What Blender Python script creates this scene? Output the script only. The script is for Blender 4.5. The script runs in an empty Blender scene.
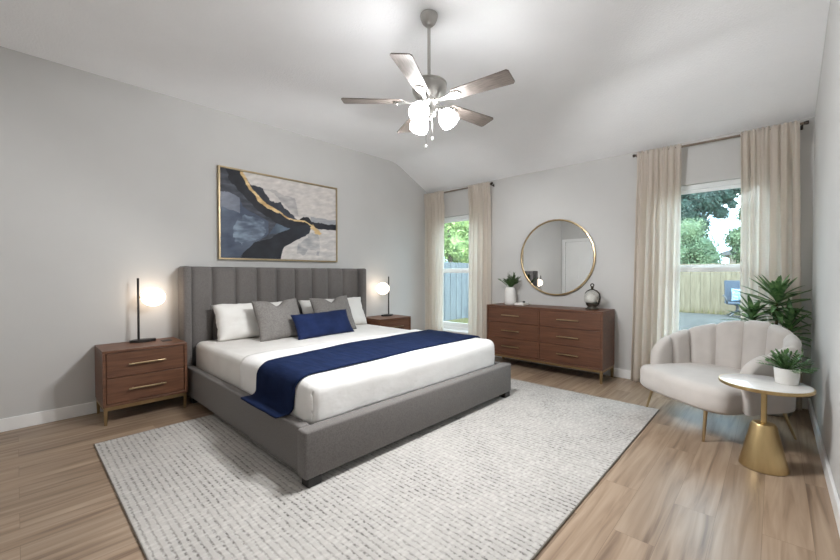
import bpy, bmesh, math, random
from mathutils import Vector, Matrix, noise
random.seed(7)
PI = math.pi
S = bpy.context.scene
COL = S.collection

# ------------------------------------------------------------------ camera, sky, sun, exposure
W, D, H, HB = 4.734, 4.991, 3.057, 2.68          # room: left wall x=0, back wall y=D
YF = -0.80                                       # wall behind the camera
CR_L, CR_R = 4.21, 3.72                          # where the ceiling starts to slope down
EXPOSURE = 0.57
FAN_POWER = 40.0
BULB_POWER = 52.0
LAMP_POWER = 3.6
SKY_STRENGTH = 7.0
SUN_STRENGTH = 2.6

cam_d = bpy.data.cameras.new('camera')
cam = bpy.data.objects.new('camera', cam_d)
COL.objects.link(cam)
yaw, pitch, roll = -0.752780683, 0.0147514781, -0.00125045861
cy, sy, cp, sp, cr, sr = math.cos(yaw), math.sin(yaw), math.cos(pitch), math.sin(pitch), math.cos(roll), math.sin(roll)
f0, r0, u0 = Vector((sy, cy, 0)), Vector((cy, -sy, 0)), Vector((0, 0, 1))
fw = f0 * cp - u0 * sp
up = u0 * cp + f0 * sp
rt, up2 = r0 * cr + up * sr, up * cr - r0 * sr
cam.matrix_world = Matrix(((rt.x, up2.x, -fw.x, 4.48357), (rt.y, up2.y, -fw.y, 0.0), (rt.z, up2.z, -fw.z, 1.25), (0, 0, 0, 1)))
cam_d.sensor_width = 36.0
cam_d.lens = 378.78 / 840 * 36
cam_d.clip_start = 0.02
S.camera = cam

world = bpy.data.worlds.new('sky')
S.world = world
world.use_nodes = True
wn = world.node_tree
bg = wn.nodes['Background']
tc = wn.nodes.new('ShaderNodeTexCoord')
mp = wn.nodes.new('ShaderNodeMapping')
mp.inputs['Scale'].default_value = (1, 1, 2.6)
nz = wn.nodes.new('ShaderNodeTexNoise')
nz.inputs['Scale'].default_value = 3.0
nz.inputs['Detail'].default_value = 6
rp = wn.nodes.new('ShaderNodeValToRGB')
rp.color_ramp.elements[0].position = 0.42
rp.color_ramp.elements[0].color = (0.50, 0.70, 0.86, 1)
rp.color_ramp.elements[1].position = 0.58
rp.color_ramp.elements[1].color = (0.92, 0.96, 1.0, 1)
wn.links.new(tc.outputs['Generated'], mp.inputs['Vector'])
wn.links.new(mp.outputs['Vector'], nz.inputs['Vector'])
wn.links.new(nz.outputs['Fac'], rp.inputs['Fac'])
wn.links.new(rp.outputs['Color'], bg.inputs['Color'])
bg.inputs['Strength'].default_value = SKY_STRENGTH

sun_d = bpy.data.lights.new('sun', 'SUN')
sun_d.energy = SUN_STRENGTH
sun_d.angle = math.radians(6)
sun_d.color = (1.0, 0.95, 0.86)
sun = bpy.data.objects.new('sun', sun_d)
COL.objects.link(sun)
sun.rotation_euler = Vector((0.45, 0.62, -0.64)).to_track_quat('-Z', 'Y').to_euler()
sun.location = (-6, -6, 12)

for nm, px in (('daylight_portal', 0.66), ('daylight_portal', 3.985)):
    ld = bpy.data.lights.new(nm, 'AREA')
    ld.shape = 'RECTANGLE'
    ld.size, ld.size_y = 0.9, 1.9
    ld.cycles.is_portal = True
    lo = bpy.data.objects.new(nm, ld)
    COL.objects.link(lo)
    lo.location = (px, D + 0.16, 1.27)
    lo.rotation_euler = Vector((0, -1, 0)).to_track_quat('-Z', 'Z').to_euler()

S.view_settings.view_transform = 'Standard'
S.view_settings.look = 'None'
S.view_settings.exposure = EXPOSURE
S.view_settings.gamma = 1.0
S.view_settings.use_curve_mapping = False
S.cycles.max_bounces = 14
S.cycles.diffuse_bounces = 8
S.cycles.glossy_bounces = 5
S.cycles.transmission_bounces = 6
S.cycles.transparent_max_bounces = 16
S.cycles.sample_clamp_indirect = 6.0
S.cycles.caustics_reflective = False
S.cycles.caustics_refractive = False


# ------------------------------------------------------------------ helpers
def C(r, g, b):
    f = lambda c: (c / 255 / 12.92) if c / 255 <= 0.04045 else ((c / 255 + 0.055) / 1.055) ** 2.4
    return (f(r), f(g), f(b), 1.0)


def pm(name, c1, c2=None, scale=6.0, stretch=(1, 1, 1), rough=0.6, metal=0.0, bump=0.0, bscale=80.0,
       detail=5.0, lo=0.35, hi=0.65, spec=0.5, sheen=0.0, emit=None, estr=0.0, bstretch=(1, 1, 1), bdist=0.002):
    m = bpy.data.materials.new(name)
    m.use_nodes = True
    t = m.node_tree
    b = t.nodes['Principled BSDF']
    b.inputs['Base Color'].default_value = c1
    b.inputs['Roughness'].default_value = rough
    b.inputs['Metallic'].default_value = metal
    b.inputs['Specular IOR Level'].default_value = spec
    if sheen:
        b.inputs['Sheen Weight'].default_value = sheen
        b.inputs['Sheen Roughness'].default_value = 0.5
    co = t.nodes.new('ShaderNodeTexCoord')
    if c2 is not None:
        ma = t.nodes.new('ShaderNodeMapping')
        ma.inputs['Scale'].default_value = stretch
        n = t.nodes.new('ShaderNodeTexNoise')
        n.inputs['Scale'].default_value = scale
        n.inputs['Detail'].default_value = detail
        r = t.nodes.new('ShaderNodeValToRGB')
        r.color_ramp.elements[0].position, r.color_ramp.elements[1].position = lo, hi
        r.color_ramp.elements[0].color, r.color_ramp.elements[1].color = c1, c2
        t.links.new(co.outputs['Object'], ma.inputs['Vector'])
        t.links.new(ma.outputs['Vector'], n.inputs['Vector'])
        t.links.new(n.outputs['Fac'], r.inputs['Fac'])
        t.links.new(r.outputs['Color'], b.inputs['Base Color'])
    if bump:
        ma = t.nodes.new('ShaderNodeMapping')
        ma.inputs['Scale'].default_value = bstretch
        n = t.nodes.new('ShaderNodeTexNoise')
        n.inputs['Scale'].default_value = bscale
        n.inputs['Detail'].default_value = 3
        bu = t.nodes.new('ShaderNodeBump')
        bu.inputs['Strength'].default_value = bump
        bu.inputs['Distance'].default_value = bdist
        t.links.new(co.outputs['Object'], ma.inputs['Vector'])
        t.links.new(ma.outputs['Vector'], n.inputs['Vector'])
        t.links.new(n.outputs['Fac'], bu.inputs['Height'])
        t.links.new(bu.outputs['Normal'], b.inputs['Normal'])
    if emit is not None:
        b.inputs['Emission Color'].default_value = emit
        b.inputs['Emission Strength'].default_value = estr
    return m


def root_world(o):
    v = Vector((0, 0, 0))
    while o is not None:
        v += o.location
        o = o.parent
    return v


def obj(name, bm, m, parent=None, smooth=False, world=True, angle=None):
    """Link bm as one mesh object; world=True: its vertices are world coordinates."""
    if parent is not None and world:
        off = root_world(parent)
        bmesh.ops.translate(bm, vec=-off, verts=bm.verts)
    bmesh.ops.recalc_face_normals(bm, faces=bm.faces)
    me = bpy.data.meshes.new(name)
    bm.to_mesh(me)
    bm.free()
    if m is not None:
        me.materials.append(m)
    if smooth:
        for p in me.polygons:
            p.use_smooth = True
        if angle is not None:
            me.set_sharp_from_angle(angle=math.radians(angle))
    o = bpy.data.objects.new(name, me)
    COL.objects.link(o)
    o.parent = parent
    return o


def tag(o, label=None, cat=None, group=None, kind=None):
    if label: o['label'] = label
    if cat: o['category'] = cat
    if group: o['group'] = group
    if kind: o['kind'] = kind
    return o


def thing(name, label, cat, loc=(0, 0, 0), rz=0.0, group=None):
    o = bpy.data.objects.new(name, None)
    COL.objects.link(o)
    o.empty_display_size = 0.1
    o.location = loc
    o.rotation_euler = (0, 0, rz)
    return tag(o, label, cat, group)


def copy_tree(o, parent=None):
    c = o.copy()
    COL.objects.link(c)
    c.parent = parent
    for ch in [x for x in COL.objects if x.parent == o]:
        copy_tree(ch, c)
    return c


def bx(bm, x0, x1, y0, y1, z0, z1, bev=0.0, seg=2):
    r = bmesh.ops.create_cube(bm, size=1.0)
    vs = r['verts']
    for v in vs:
        v.co = Vector((x0 + (v.co.x + .5) * (x1 - x0), y0 + (v.co.y + .5) * (y1 - y0), z0 + (v.co.z + .5) * (z1 - z0)))
    if bev > 0:
        es = list({e for v in vs for e in v.link_edges})
        bmesh.ops.bevel(bm, geom=es, offset=bev, segments=seg, profile=0.5, affect='EDGES')
    return bm


def box(*a, **k):
    return bx(bmesh.new(), *a, **k)


def prism(bm, pts, axis, a0, a1):
    """pts: 2-D outline in the other two axes; extruded along axis from a0 to a1."""
    def P(p, a):
        return {'x': (a, p[0], p[1]), 'y': (p[0], a, p[1]), 'z': (p[0], p[1], a)}[axis]
    A = [bm.verts.new(P(p, a0)) for p in pts]
    B = [bm.verts.new(P(p, a1)) for p in pts]
    bm.faces.new(A)
    bm.faces.new(B[::-1])
    n = len(pts)
    for i in range(n):
        bm.faces.new((A[i], B[i], B[(i + 1) % n], A[(i + 1) % n]))
    return bm


def lathe(bm, prof, cx=0, cy=0, n=32, sx=1.0, sy=1.0, M=None):
    """prof: list of (r, z); revolve about z through (cx, cy)."""
    rings = []
    for r, z in prof:
        if r < 1e-5:
            rings.append([bm.verts.new((cx, cy, z))])
        else:
            rings.append([bm.verts.new((cx + r * sx * math.cos(2 * PI * i / n), cy + r * sy * math.sin(2 * PI * i / n), z)) for i in range(n)])
    for a, b in zip(rings, rings[1:]):
        for i in range(n):
            j = (i + 1) % n
            if len(a) == 1 and len(b) == 1: continue
            if len(a) == 1: bm.faces.new((a[0], b[j], b[i]))
            elif len(b) == 1: bm.faces.new((a[i], a[j], b[0]))
            else: bm.faces.new((a[i], a[j], b[j], b[i]))
    if M is not None:
        for rg in rings:
            for v in rg: v.co = M @ v.co
    return bm


def tube(bm, pts, r, n=10, closed=False, caps=True):
    pts = [Vector(p) for p in pts]
    rs = r if isinstance(r, (list, tuple)) else [r] * len(pts)
    rings = []
    up = None
    m = len(pts)
    for i, p in enumerate(pts):
        if closed: d = pts[(i + 1) % m] - pts[i - 1]
        else: d = pts[min(i + 1, m - 1)] - pts[max(i - 1, 0)]
        d.normalize()
        if up is None:
            up = Vector((0, 0, 1)) if abs(d.z) < 0.9 else Vector((1, 0, 0))
        a = d.cross(up).normalized()
        b = a.cross(d).normalized()
        up = b
        rings.append([bm.verts.new(p + (a * math.cos(2 * PI * k / n) + b * math.sin(2 * PI * k / n)) * rs[i]) for k in range(n)])
    lst = list(zip(rings, rings[1:])) + ([(rings[-1], rings[0])] if closed else [])
    for A, B in lst:
        for k in range(n):
            bm.faces.new((A[k], A[(k + 1) % n], B[(k + 1) % n], B[k]))
    if not closed and caps:
        bm.faces.new(rings[0][::-1])
        bm.faces.new(rings[-1])
    return bm


def grid(bm, P):
    """P: rows of points -> quads"""
    V = [[bm.verts.new(p) for p in row] for row in P]
    for i in range(len(V) - 1):
        for j in range(len(V[0]) - 1):
            bm.faces.new((V[i][j], V[i + 1][j], V[i + 1][j + 1], V[i][j + 1]))
    return V


def solidify(o, t, offset=1.0):
    md = o.modifiers.new('thickness', 'SOLIDIFY')
    md.thickness = t
    md.offset = offset
    return o


def struct(name, bm, m, parent=None, smooth=False):
    o = obj(name, bm, m, parent, smooth)
    if parent is None: o['kind'] = 'structure'
    return o


def fbm(v, s=1.0, o=3):
    return noise.fractal(Vector(v) * s, 1.0, 2.0, o)


# ------------------------------------------------------------------ materials
M_wall = pm('warm grey wall paint', C(199, 198, 196), C(202, 201, 199), scale=2, rough=0.85, bump=0.12, bscale=220, spec=0.25)
M_ceil = pm('white textured ceiling paint', C(244, 244, 245), C(246, 246, 247), scale=3, rough=0.9, bump=0.55, bscale=75, bdist=0.006, spec=0.2)
M_trim = pm('white trim paint', C(238, 238, 237), C(241, 241, 240), scale=3, rough=0.4)
M_vinyl = pm('white window vinyl', C(236, 238, 238), C(240, 241, 241), scale=4, rough=0.4)
M_walnut = pm('walnut wood along y', C(86, 55, 39), C(118, 80, 58), scale=9, stretch=(6, 0.5, 8), rough=0.42, lo=0.3, hi=0.72, bump=0.08, bscale=60, bstretch=(6, 0.5, 8))
M_walnut_x = pm('walnut wood along x', C(82, 51, 36), C(112, 74, 53), scale=9, stretch=(0.5, 6, 8), rough=0.42, lo=0.3, hi=0.72, bump=0.08, bscale=60, bstretch=(0.5, 6, 8))
M_inner = pm('dark walnut recess', C(60, 38, 28), C(72, 46, 34), scale=9, stretch=(1, 1, 4), rough=0.6)
M_brass = pm('brushed brass', C(186, 164, 128), C(196, 174, 138), scale=30, stretch=(1, 1, 0.1), rough=0.32, metal=1.0)
M_brass_table = pm('satin gold metal', C(190, 165, 120), C(200, 175, 130), scale=30, stretch=(1, 1, 0.1), rough=0.36, metal=1.0)
M_legbrass = pm('antique brass leg', C(146, 122, 88), C(158, 134, 98), scale=20, rough=0.42, metal=0.85)
M_bronze = pm('dark bronze metal', C(62, 54, 48), C(74, 66, 60), scale=20, rough=0.45, metal=0.6)
M_rod = pm('bronze curtain rod', C(126, 112, 98), C(136, 122, 108), scale=20, rough=0.4, metal=0.5)
M_black = pm('matte black metal', C(26, 24, 23), C(32, 30, 29), scale=20, rough=0.45)
M_nickel = pm('brushed nickel', C(176, 174, 170), C(186, 184, 180), scale=40, stretch=(1, 1, 0.1), rough=0.32, metal=1.0)
M_charcoal = pm('charcoal linen upholstery', C(103, 99, 97), C(118, 114, 111), scale=130, rough=0.95, bump=0.35, bscale=420, sheen=0.15, spec=0.2)
M_white_bed = pm('white cotton bedding', C(226, 223, 219), C(231, 229, 225), scale=5, rough=0.9, bump=0.25, bscale=9, bdist=0.012, spec=0.2, sheen=0.1)
M_duvet = pm('white duvet cotton', C(230, 228, 226), C(234, 233, 231), scale=5, rough=0.9, bump=0.4, bscale=7, bstretch=(1.6, 0.7, 1), bdist=0.016, spec=0.2, sheen=0.1)
M_navy = pm('navy velvet', C(25, 36, 69), C(33, 46, 84), scale=7, rough=0.8, bump=0.25, bscale=10, bdist=0.01, sheen=0.04, spec=0.1)
M_blanket = pm('navy woven throw', C(23, 33, 60), C(29, 41, 71), scale=6, stretch=(1, 4, 1), rough=0.9, bump=0.45, bscale=8, bstretch=(0.9, 3.5, 1), bdist=0.014, spec=0.06)
M_greycush = pm('flecked grey weave', C(106, 102, 100), C(150, 146, 142), scale=170, rough=0.95, bump=0.4, bscale=260, spec=0.2, lo=0.38, hi=0.62)
M_boucle = pm('light grey velvet', C(196, 190, 185), C(203, 197, 192), scale=8, rough=0.85, bump=0.12, bscale=200, sheen=0.25, spec=0.25)
M_marble = pm('white marble', C(232, 230, 228), C(206, 204, 204), scale=7, rough=0.15, lo=0.5, hi=0.8, detail=8)
M_ceramic = pm('white ceramic', C(226, 224, 220), C(232, 230, 227), scale=14, rough=0.45, bump=0.1, bscale=60)
M_soil = pm('potting soil', C(52, 40, 32), C(70, 56, 44), scale=60, rough=1.0, bump=0.5, bscale=120)
M_leaf = pm('glossy dark green leaf', C(50, 92, 48), C(132, 166, 110), scale=24, rough=0.4, lo=0.35, hi=0.7)
M_leaf2 = pm('fresh green leaf', C(56, 98, 52), C(112, 148, 92), scale=26, rough=0.5)
M_leaf3 = pm('feathery green leaf', C(52, 80, 44), C(88, 116, 66), scale=30, rough=0.6)
M_stem = pm('brown plant stem', C(90, 76, 54), C(110, 96, 70), scale=20, rough=0.8)
M_planter = pm('grey stoneware planter', C(168, 164, 158), C(178, 174, 168), scale=10, rough=0.6, bump=0.1)
M_frame = pm('gold painting frame', C(170, 152, 120), C(182, 164, 132), scale=20, rough=0.38, metal=0.7)
M_blade = pm('weathered grey oak blade', C(98, 89, 83), C(138, 128, 121), scale=10, stretch=(1.2, 14, 1), rough=0.5, lo=0.3, hi=0.7)
M_shade = pm('lit frosted glass', C(250, 248, 244), C(252, 250, 246), scale=4, rough=0.4, emit=(.98, 0.99, 1.0, 1), estr=FAN_POWER)
M_globe = pm('lit opal glass', C(252, 246, 236), C(254, 248, 240), scale=4, rough=0.3, emit=(1.0, 0.80, 0.62, 1), estr=LAMP_POWER)
M_mirror = pm('silvered mirror', C(238, 240, 240), rough=0.01, metal=1.0)
M_plate = pm('white plastic', C(236, 236, 234), rough=0.4)
M_fence_b = pm('weathered fence boards back', C(108, 101, 86), C(124, 117, 101), scale=5, stretch=(5, 5, 0.6), rough=0.9, spec=0.0)
M_fence_s = pm('shade-tinted weathered fence boards', C(98, 103, 106), C(116, 121, 124), scale=5, stretch=(5, 5, 0.6), rough=0.9, spec=0.0)  # blue cast of the shaded side fence is put into the board colour
M_patio = pm('patio concrete', C(70, 71, 70), C(82, 83, 82), scale=3, rough=0.9, spec=0.0)
M_yard = pm('dry lawn', C(84, 86, 60), C(116, 110, 80), scale=12, rough=1.0, spec=0.0)
M_bark = pm('tree bark', C(74, 66, 56), C(98, 88, 76), scale=12, stretch=(4, 4, 0.6), rough=0.95)
M_tree_d = pm('dark tree leaves', C(26, 48, 44), C(52, 78, 68), scale=1.4, rough=0.7)
M_tree_l = pm('pale tree leaves', C(58, 84, 62), C(98, 118, 84), scale=1.6, rough=0.7)
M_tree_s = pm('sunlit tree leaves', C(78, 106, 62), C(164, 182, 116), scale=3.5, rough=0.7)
M_roof = pm('grey roof shingles', C(92, 94, 98), C(110, 112, 116), scale=8, rough=0.95)
M_siding = pm('pale brick siding', C(140, 130, 120), C(152, 142, 132), scale=8, rough=0.9)
M_patioframe = pm('dark patio chair metal', C(56, 60, 64), C(66, 70, 74), scale=10, rough=0.5)
M_sling = pm('slate blue sling fabric', C(46, 58, 72), C(58, 70, 84), scale=30, rough=0.8)
M_lightblue = pm('pale blue patterned cushion', C(84, 124, 150), C(140, 162, 176), scale=22, rough=0.9, lo=0.45, hi=0.55)
M_glassdark = pm('smoked bronze glass', C(48, 42, 36), C(62, 56, 48), scale=12, rough=0.2)
M_book = pm('white book cover', C(232, 230, 226), rough=0.6)


def floor_material():
    m = bpy.data.materials.new('oak vinyl planks')
    m.use_nodes = True
    t = m.node_tree
    b = t.nodes['Principled BSDF']
    N, L = t.nodes.new, t.links.new
    co = N('ShaderNodeTexCoord')
    sx = N('ShaderNodeSeparateXYZ'); L(co.outputs['Object'], sx.inputs[0])
    cb = N('ShaderNodeCombineXYZ'); L(sx.outputs['Y'], cb.inputs['X']); L(sx.outputs['X'], cb.inputs['Y'])
    br = N('ShaderNodeTexBrick')
    br.offset, br.offset_frequency = 0.37, 2
    br.inputs['Scale'].default_value = 1.0
    br.inputs['Brick Width'].default_value = 1.22
    br.inputs['Row Height'].default_value = 0.178
    br.inputs['Mortar Size'].default_value = 0.0012
    br.inputs['Mortar Smooth'].default_value = 0.6
    br.inputs['Color1'].default_value = (0, 0, 0, 1)
    br.inputs['Color2'].default_value = (1, 1, 1, 1)
    br.inputs['Mortar'].default_value = (0.3, 0.3, 0.3, 1)
    L(cb.outputs[0], br.inputs['Vector'])
    # each plank gets its own grain offset
    ad = N('ShaderNodeVectorMath'); ad.operation = 'MULTIPLY_ADD'
    L(br.outputs['Color'], ad.inputs[0]); ad.inputs[1].default_value = (7.3, 3.1, 5.7); L(co.outputs['Object'], ad.inputs[2])
    mp = N('ShaderNodeMapping'); mp.inputs['Scale'].default_value = (9, 0.55, 1); L(ad.outputs[0], mp.inputs['Vector'])
    n1 = N('ShaderNodeTexNoise'); n1.inputs['Scale'].default_value = 2.2; n1.inputs['Detail'].default_value = 7; n1.inputs['Distortion'].default_value = 0.7; L(mp.outputs[0], n1.inputs['Vector'])
    r1 = N('ShaderNodeValToRGB'); e = r1.color_ramp.elements
    e[0].position, e[0].color = 0.28, C(113, 92, 75)
    e[1].position, e[1].color = 0.68, C(172, 151, 130)
    q = e.new(0.47); q.color = C(151, 129, 108)
    L(n1.outputs['Fac'], r1.inputs['Fac'])
    hv = N('ShaderNodeHueSaturation'); L(r1.outputs['Color'], hv.inputs['Color'])
    vm = N('ShaderNodeMapRange'); L(br.outputs['Color'], vm.inputs['Value']); vm.inputs['To Min'].default_value = 0.90; vm.inputs['To Max'].default_value = 1.08
    L(vm.outputs[0], hv.inputs['Value'])
    mx = N('ShaderNodeMix'); mx.data_type = 'RGBA'; L(br.outputs['Fac'], mx.inputs['Factor']); L(hv.outputs['Color'], mx.inputs['A']); mx.inputs['B'].default_value = C(118, 97, 78)
    L(mx.outputs['Result'], b.inputs['Base Color'])
    b.inputs['Roughness'].default_value = 0.36
    b.inputs['Specular IOR Level'].default_value = 0.5
    bu = N('ShaderNodeBump'); bu.inputs['Strength'].default_value = 0.12; bu.inputs['Distance'].default_value = 0.002; L(n1.outputs['Fac'], bu.inputs['Height']); L(bu.outputs[0], b.inputs['Normal'])
    return m


def rug_material():
    m = bpy.data.materials.new('ivory looped wool')
    m.use_nodes = True
    t = m.node_tree
    b = t.nodes['Principled BSDF']
    N, L = t.nodes.new, t.links.new
    co = N('ShaderNodeTexCoord')
    nd = N('ShaderNodeTexNoise'); nd.inputs['Scale'].default_value = 26; nd.inputs['Detail'].default_value = 2; L(co.outputs['Object'], nd.inputs['Vector'])
    wob = N('ShaderNodeVectorMath'); wob.operation = 'MULTIPLY_ADD'; L(nd.outputs['Color'], wob.inputs[0]); wob.inputs[1].default_value = (0.012, 0.018, 0); L(co.outputs['Object'], wob.inputs[2])
    # rows of loops run along x, with dashed dark gaps between them
    sp_ = N('ShaderNodeSeparateXYZ'); L(wob.outputs[0], sp_.inputs[0])
    fy = N('ShaderNodeMath'); fy.operation = 'PINGPONG'; L(sp_.outputs['Y'], fy.inputs[0]); fy.inputs[1].default_value = 0.017
    gap = N('ShaderNodeMapRange'); L(fy.outputs[0], gap.inputs['Value']); gap.inputs['From Min'].default_value = 0.0085; gap.inputs['From Max'].default_value = 0.0015
    mpx = N('ShaderNodeMapping'); mpx.inputs['Scale'].default_value = (1.0, 0.45, 1); L(co.outputs['Object'], mpx.inputs['Vector'])
    lp = N('ShaderNodeTexVoronoi'); lp.inputs['Scale'].default_value = 42; L(mpx.outputs[0], lp.inputs['Vector'])
    lr = N('ShaderNodeMapRange'); L(lp.outputs['Distance'], lr.inputs['Value']); lr.inputs['From Min'].default_value = 0.15; lr.inputs['From Max'].default_value = 0.55; lr.inputs['To Min'].default_value = 0.25
    br = N('ShaderNodeMath'); br.operation = 'MULTIPLY'; L(gap.outputs[0], br.inputs[0]); L(lr.outputs[0], br.inputs[1])
    pt = N('ShaderNodeTexNoise'); pt.inputs['Scale'].default_value = 3.2; pt.inputs['Detail'].default_value = 4; L(co.outputs['Object'], pt.inputs['Vector'])
    pr = N('ShaderNodeMapRange'); L(pt.outputs['Fac'], pr.inputs['Value']); pr.inputs['From Min'].default_value = 0.38; pr.inputs['From Max'].default_value = 0.66; pr.inputs['To Min'].default_value = 0.35; pr.inputs['To Max'].default_value = 1.0
    fl = N('ShaderNodeTexNoise'); fl.inputs['Scale'].default_value = 60; fl.inputs['Detail'].default_value = 3; L(co.outputs['Object'], fl.inputs['Vector'])
    fr = N('ShaderNodeMapRange'); L(fl.outputs['Fac'], fr.inputs['Value']); fr.inputs['From Min'].default_value = 0.40; fr.inputs['From Max'].default_value = 0.62
    m1 = N('ShaderNodeMath'); m1.operation = 'MULTIPLY'; L(br.outputs[0], m1.inputs[0]); L(pr.outputs[0], m1.inputs[1])
    m2 = N('ShaderNodeMath'); m2.operation = 'MULTIPLY'; L(m1.outputs[0], m2.inputs[0]); L(fr.outputs[0], m2.inputs[1])
    mx = N('ShaderNodeMix'); mx.data_type = 'RGBA'; L(m2.outputs[0], mx.inputs['Factor'])
    iv = N('ShaderNodeMix'); iv.data_type = 'RGBA'; L(pt.outputs['Fac'], iv.inputs['Factor']); iv.inputs['A'].default_value = C(208, 204, 199); iv.inputs['B'].default_value = C(184, 181, 177)
    nub = N('ShaderNodeMix'); nub.data_type = 'RGBA'; nub.inputs['B'].default_value = C(150, 145, 141); L(iv.outputs['Result'], nub.inputs['A'])
    nv = N('ShaderNodeMath'); nv.operation = 'MULTIPLY'; nv.inputs[1].default_value = 0.36; L(lr.outputs[0], nv.inputs[0]); L(nv.outputs[0], nub.inputs['Factor'])
    L(nub.outputs['Result'], mx.inputs['A']); mx.inputs['B'].default_value = C(84, 80, 78)
    L(mx.outputs['Result'], b.inputs['Base Color'])
    b.inputs['Roughness'].default_value = 1.0
    b.inputs['Specular IOR Level'].default_value = 0.1
    inv = N('ShaderNodeMath'); inv.operation = 'SUBTRACT'; inv.inputs[0].default_value = 1.0; L(br.outputs[0], inv.inputs[1])
    bu = N('ShaderNodeBump'); bu.inputs['Strength'].default_value = 0.55; bu.inputs['Distance'].default_value = 0.006; L(inv.outputs[0], bu.inputs['Height']); L(bu.outputs[0], b.inputs['Normal'])
    return m


def glass_material():
    m = bpy.data.materials.new('clear window glass')
    m.use_nodes = True
    t = m.node_tree
    for n in list(t.nodes): t.nodes.remove(n)
    N, L = t.nodes.new, t.links.new
    out = N('ShaderNodeOutputMaterial')
    tr = N('ShaderNodeBsdfTransparent'); tr.inputs['Color'].default_value = (0.90, 0.95, 0.95, 1)
    gl = N('ShaderNodeBsdfGlossy'); gl.inputs['Roughness'].default_value = 0.0
    nt = N('ShaderNodeTexNoise'); nt.inputs['Scale'].default_value = 1.0
    mr = N('ShaderNodeMapRange'); L(nt.outputs['Fac'], mr.inputs['Value']); mr.inputs['To Min'].default_value = 0.04; mr.inputs['To Max'].default_value = 0.05
    mx = N('ShaderNodeMixShader'); L(mr.outputs[0], mx.inputs['Fac']); L(tr.outputs[0], mx.inputs[1]); L(gl.outputs[0], mx.inputs[2])
    L(mx.outputs[0], out.inputs['Surface'])
    return m


def curtain_material():
    m = bpy.data.materials.new('oatmeal linen voile')
    m.use_nodes = True
    t = m.node_tree
    for n in list(t.nodes): t.nodes.remove(n)
    N, L = t.nodes.new, t.links.new
    out = N('ShaderNodeOutputMaterial')
    co = N('ShaderNodeTexCoord')
    mp = N('ShaderNodeMapping'); mp.inputs['Scale'].default_value = (30, 30, 3); L(co.outputs['Object'], mp.inputs['Vector'])
    n1 = N('ShaderNodeTexNoise'); n1.inputs['Scale'].default_value = 5; n1.inputs['Detail'].default_value = 4; L(mp.outputs[0], n1.inputs['Vector'])
    mp2 = N('ShaderNodeMapping'); mp2.inputs['Scale'].default_value = (2, 2, 60); L(co.outputs['Object'], mp2.inputs['Vector'])
    n2 = N('ShaderNodeTexNoise'); n2.inputs['Scale'].default_value = 3; n2.inputs['Detail'].default_value = 4; L(mp2.outputs[0], n2.inputs['Vector'])
    ad = N('ShaderNodeMath'); ad.operation = 'ADD'; L(n1.outputs['Fac'], ad.inputs[0]); L(n2.outputs['Fac'], ad.inputs[1])
    r = N('ShaderNodeValToRGB'); e = r.color_ramp.elements
    e[0].position, e[0].color = 0.3, C(226, 215, 203); e[1].position, e[1].color = 0.7, C(240, 232, 222)
    hf = N('ShaderNodeMath'); hf.operation = 'MULTIPLY'; hf.inputs[1].default_value = 0.5; L(ad.outputs[0], hf.inputs[0]); L(hf.outputs[0], r.inputs['Fac'])
    di = N('ShaderNodeBsdfDiffuse'); L(r.outputs['Color'], di.inputs['Color'])
    tl = N('ShaderNodeBsdfTranslucent'); tl.inputs['Color'].default_value = C(240, 236, 230)
    tp = N('ShaderNodeBsdfTransparent'); tp.inputs['Color'].default_value = (1, 1, 1, 1)
    m1 = N('ShaderNodeMixShader'); m1.inputs['Fac'].default_value = 0.5; L(di.outputs[0], m1.inputs[1]); L(tl.outputs[0], m1.inputs[2])
    m2 = N('ShaderNodeMixShader'); m2.inputs['Fac'].default_value = 0.14; L(m1.outputs[0], m2.inputs[1]); L(tp.outputs[0], m2.inputs[2])
    L(m2.outputs[0], out.inputs['Surface'])
    return m


def clear_glass():
    m = glass_material()
    m.name = 'thin clear dome glass'
    for n in m.node_tree.nodes:
        if n.type == 'MAP_RANGE':
            n.inputs['To Min'].default_value = 0.07; n.inputs['To Max'].default_value = 0.10
        if n.type == 'BSDF_TRANSPARENT': n.inputs['Color'].default_value = (0.93, 0.93, 0.91, 1)
    return m


M_floor, M_rug, M_glass, M_curtain, M_dome = floor_material(), rug_material(), glass_material(), curtain_material(), clear_glass()

# ------------------------------------------------------------------ room shell
T = 0.14
struct('floor', box(-T, W + T, YF - T, D + T, -0.10, 0.0), M_floor)
# ceiling: flat, then sloping down to the back wall; the crease runs slightly aslant
bm = bmesh.new()
nx = 24
RC = 0.15                                        # the drywall turns the crease over a soft radius
rows = []
for j in range(24):
    row = []
    for i in range(nx + 1):
        x = -T + (W + 2 * T) * i / nx
        cy_ = CR_L + (CR_R - CR_L) * min(max(x / W, 0), 1)
        sl = (H - HB) / (D - cy_)
        if j == 0: y = YF - T
        elif j == 1: y = 1.5
        elif j < 19: y = cy_ - RC + 2 * RC * (j - 2) / 16
        else: y = cy_ + RC + (D - cy_ - RC) * (j - 18) / 5
        q = y - cy_
        if q < -RC: z = H
        elif q > RC: z = H - sl * q
        else: z = H - sl * (q + RC) ** 2 / (4 * RC)
        row.append((x, y, z))
    rows.append(row)
rows.append([(p[0], D + T, HB - 0.02) for p in rows[-1]])
low = grid(bm, rows)
hi_ = grid(bm, [[(p[0], p[1], p[2] + 0.12) for p in r] for r in rows])
struct('ceiling', bm, M_ceil, smooth=True)


def side_wall(name, x0, x1, crease):
    pts = [(YF, 0), (D, 0), (D, HB), (crease, H), (YF, H)]
    struct(name, prism(bmesh.new(), pts, 'x', x0, x1), M_wall)


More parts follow.
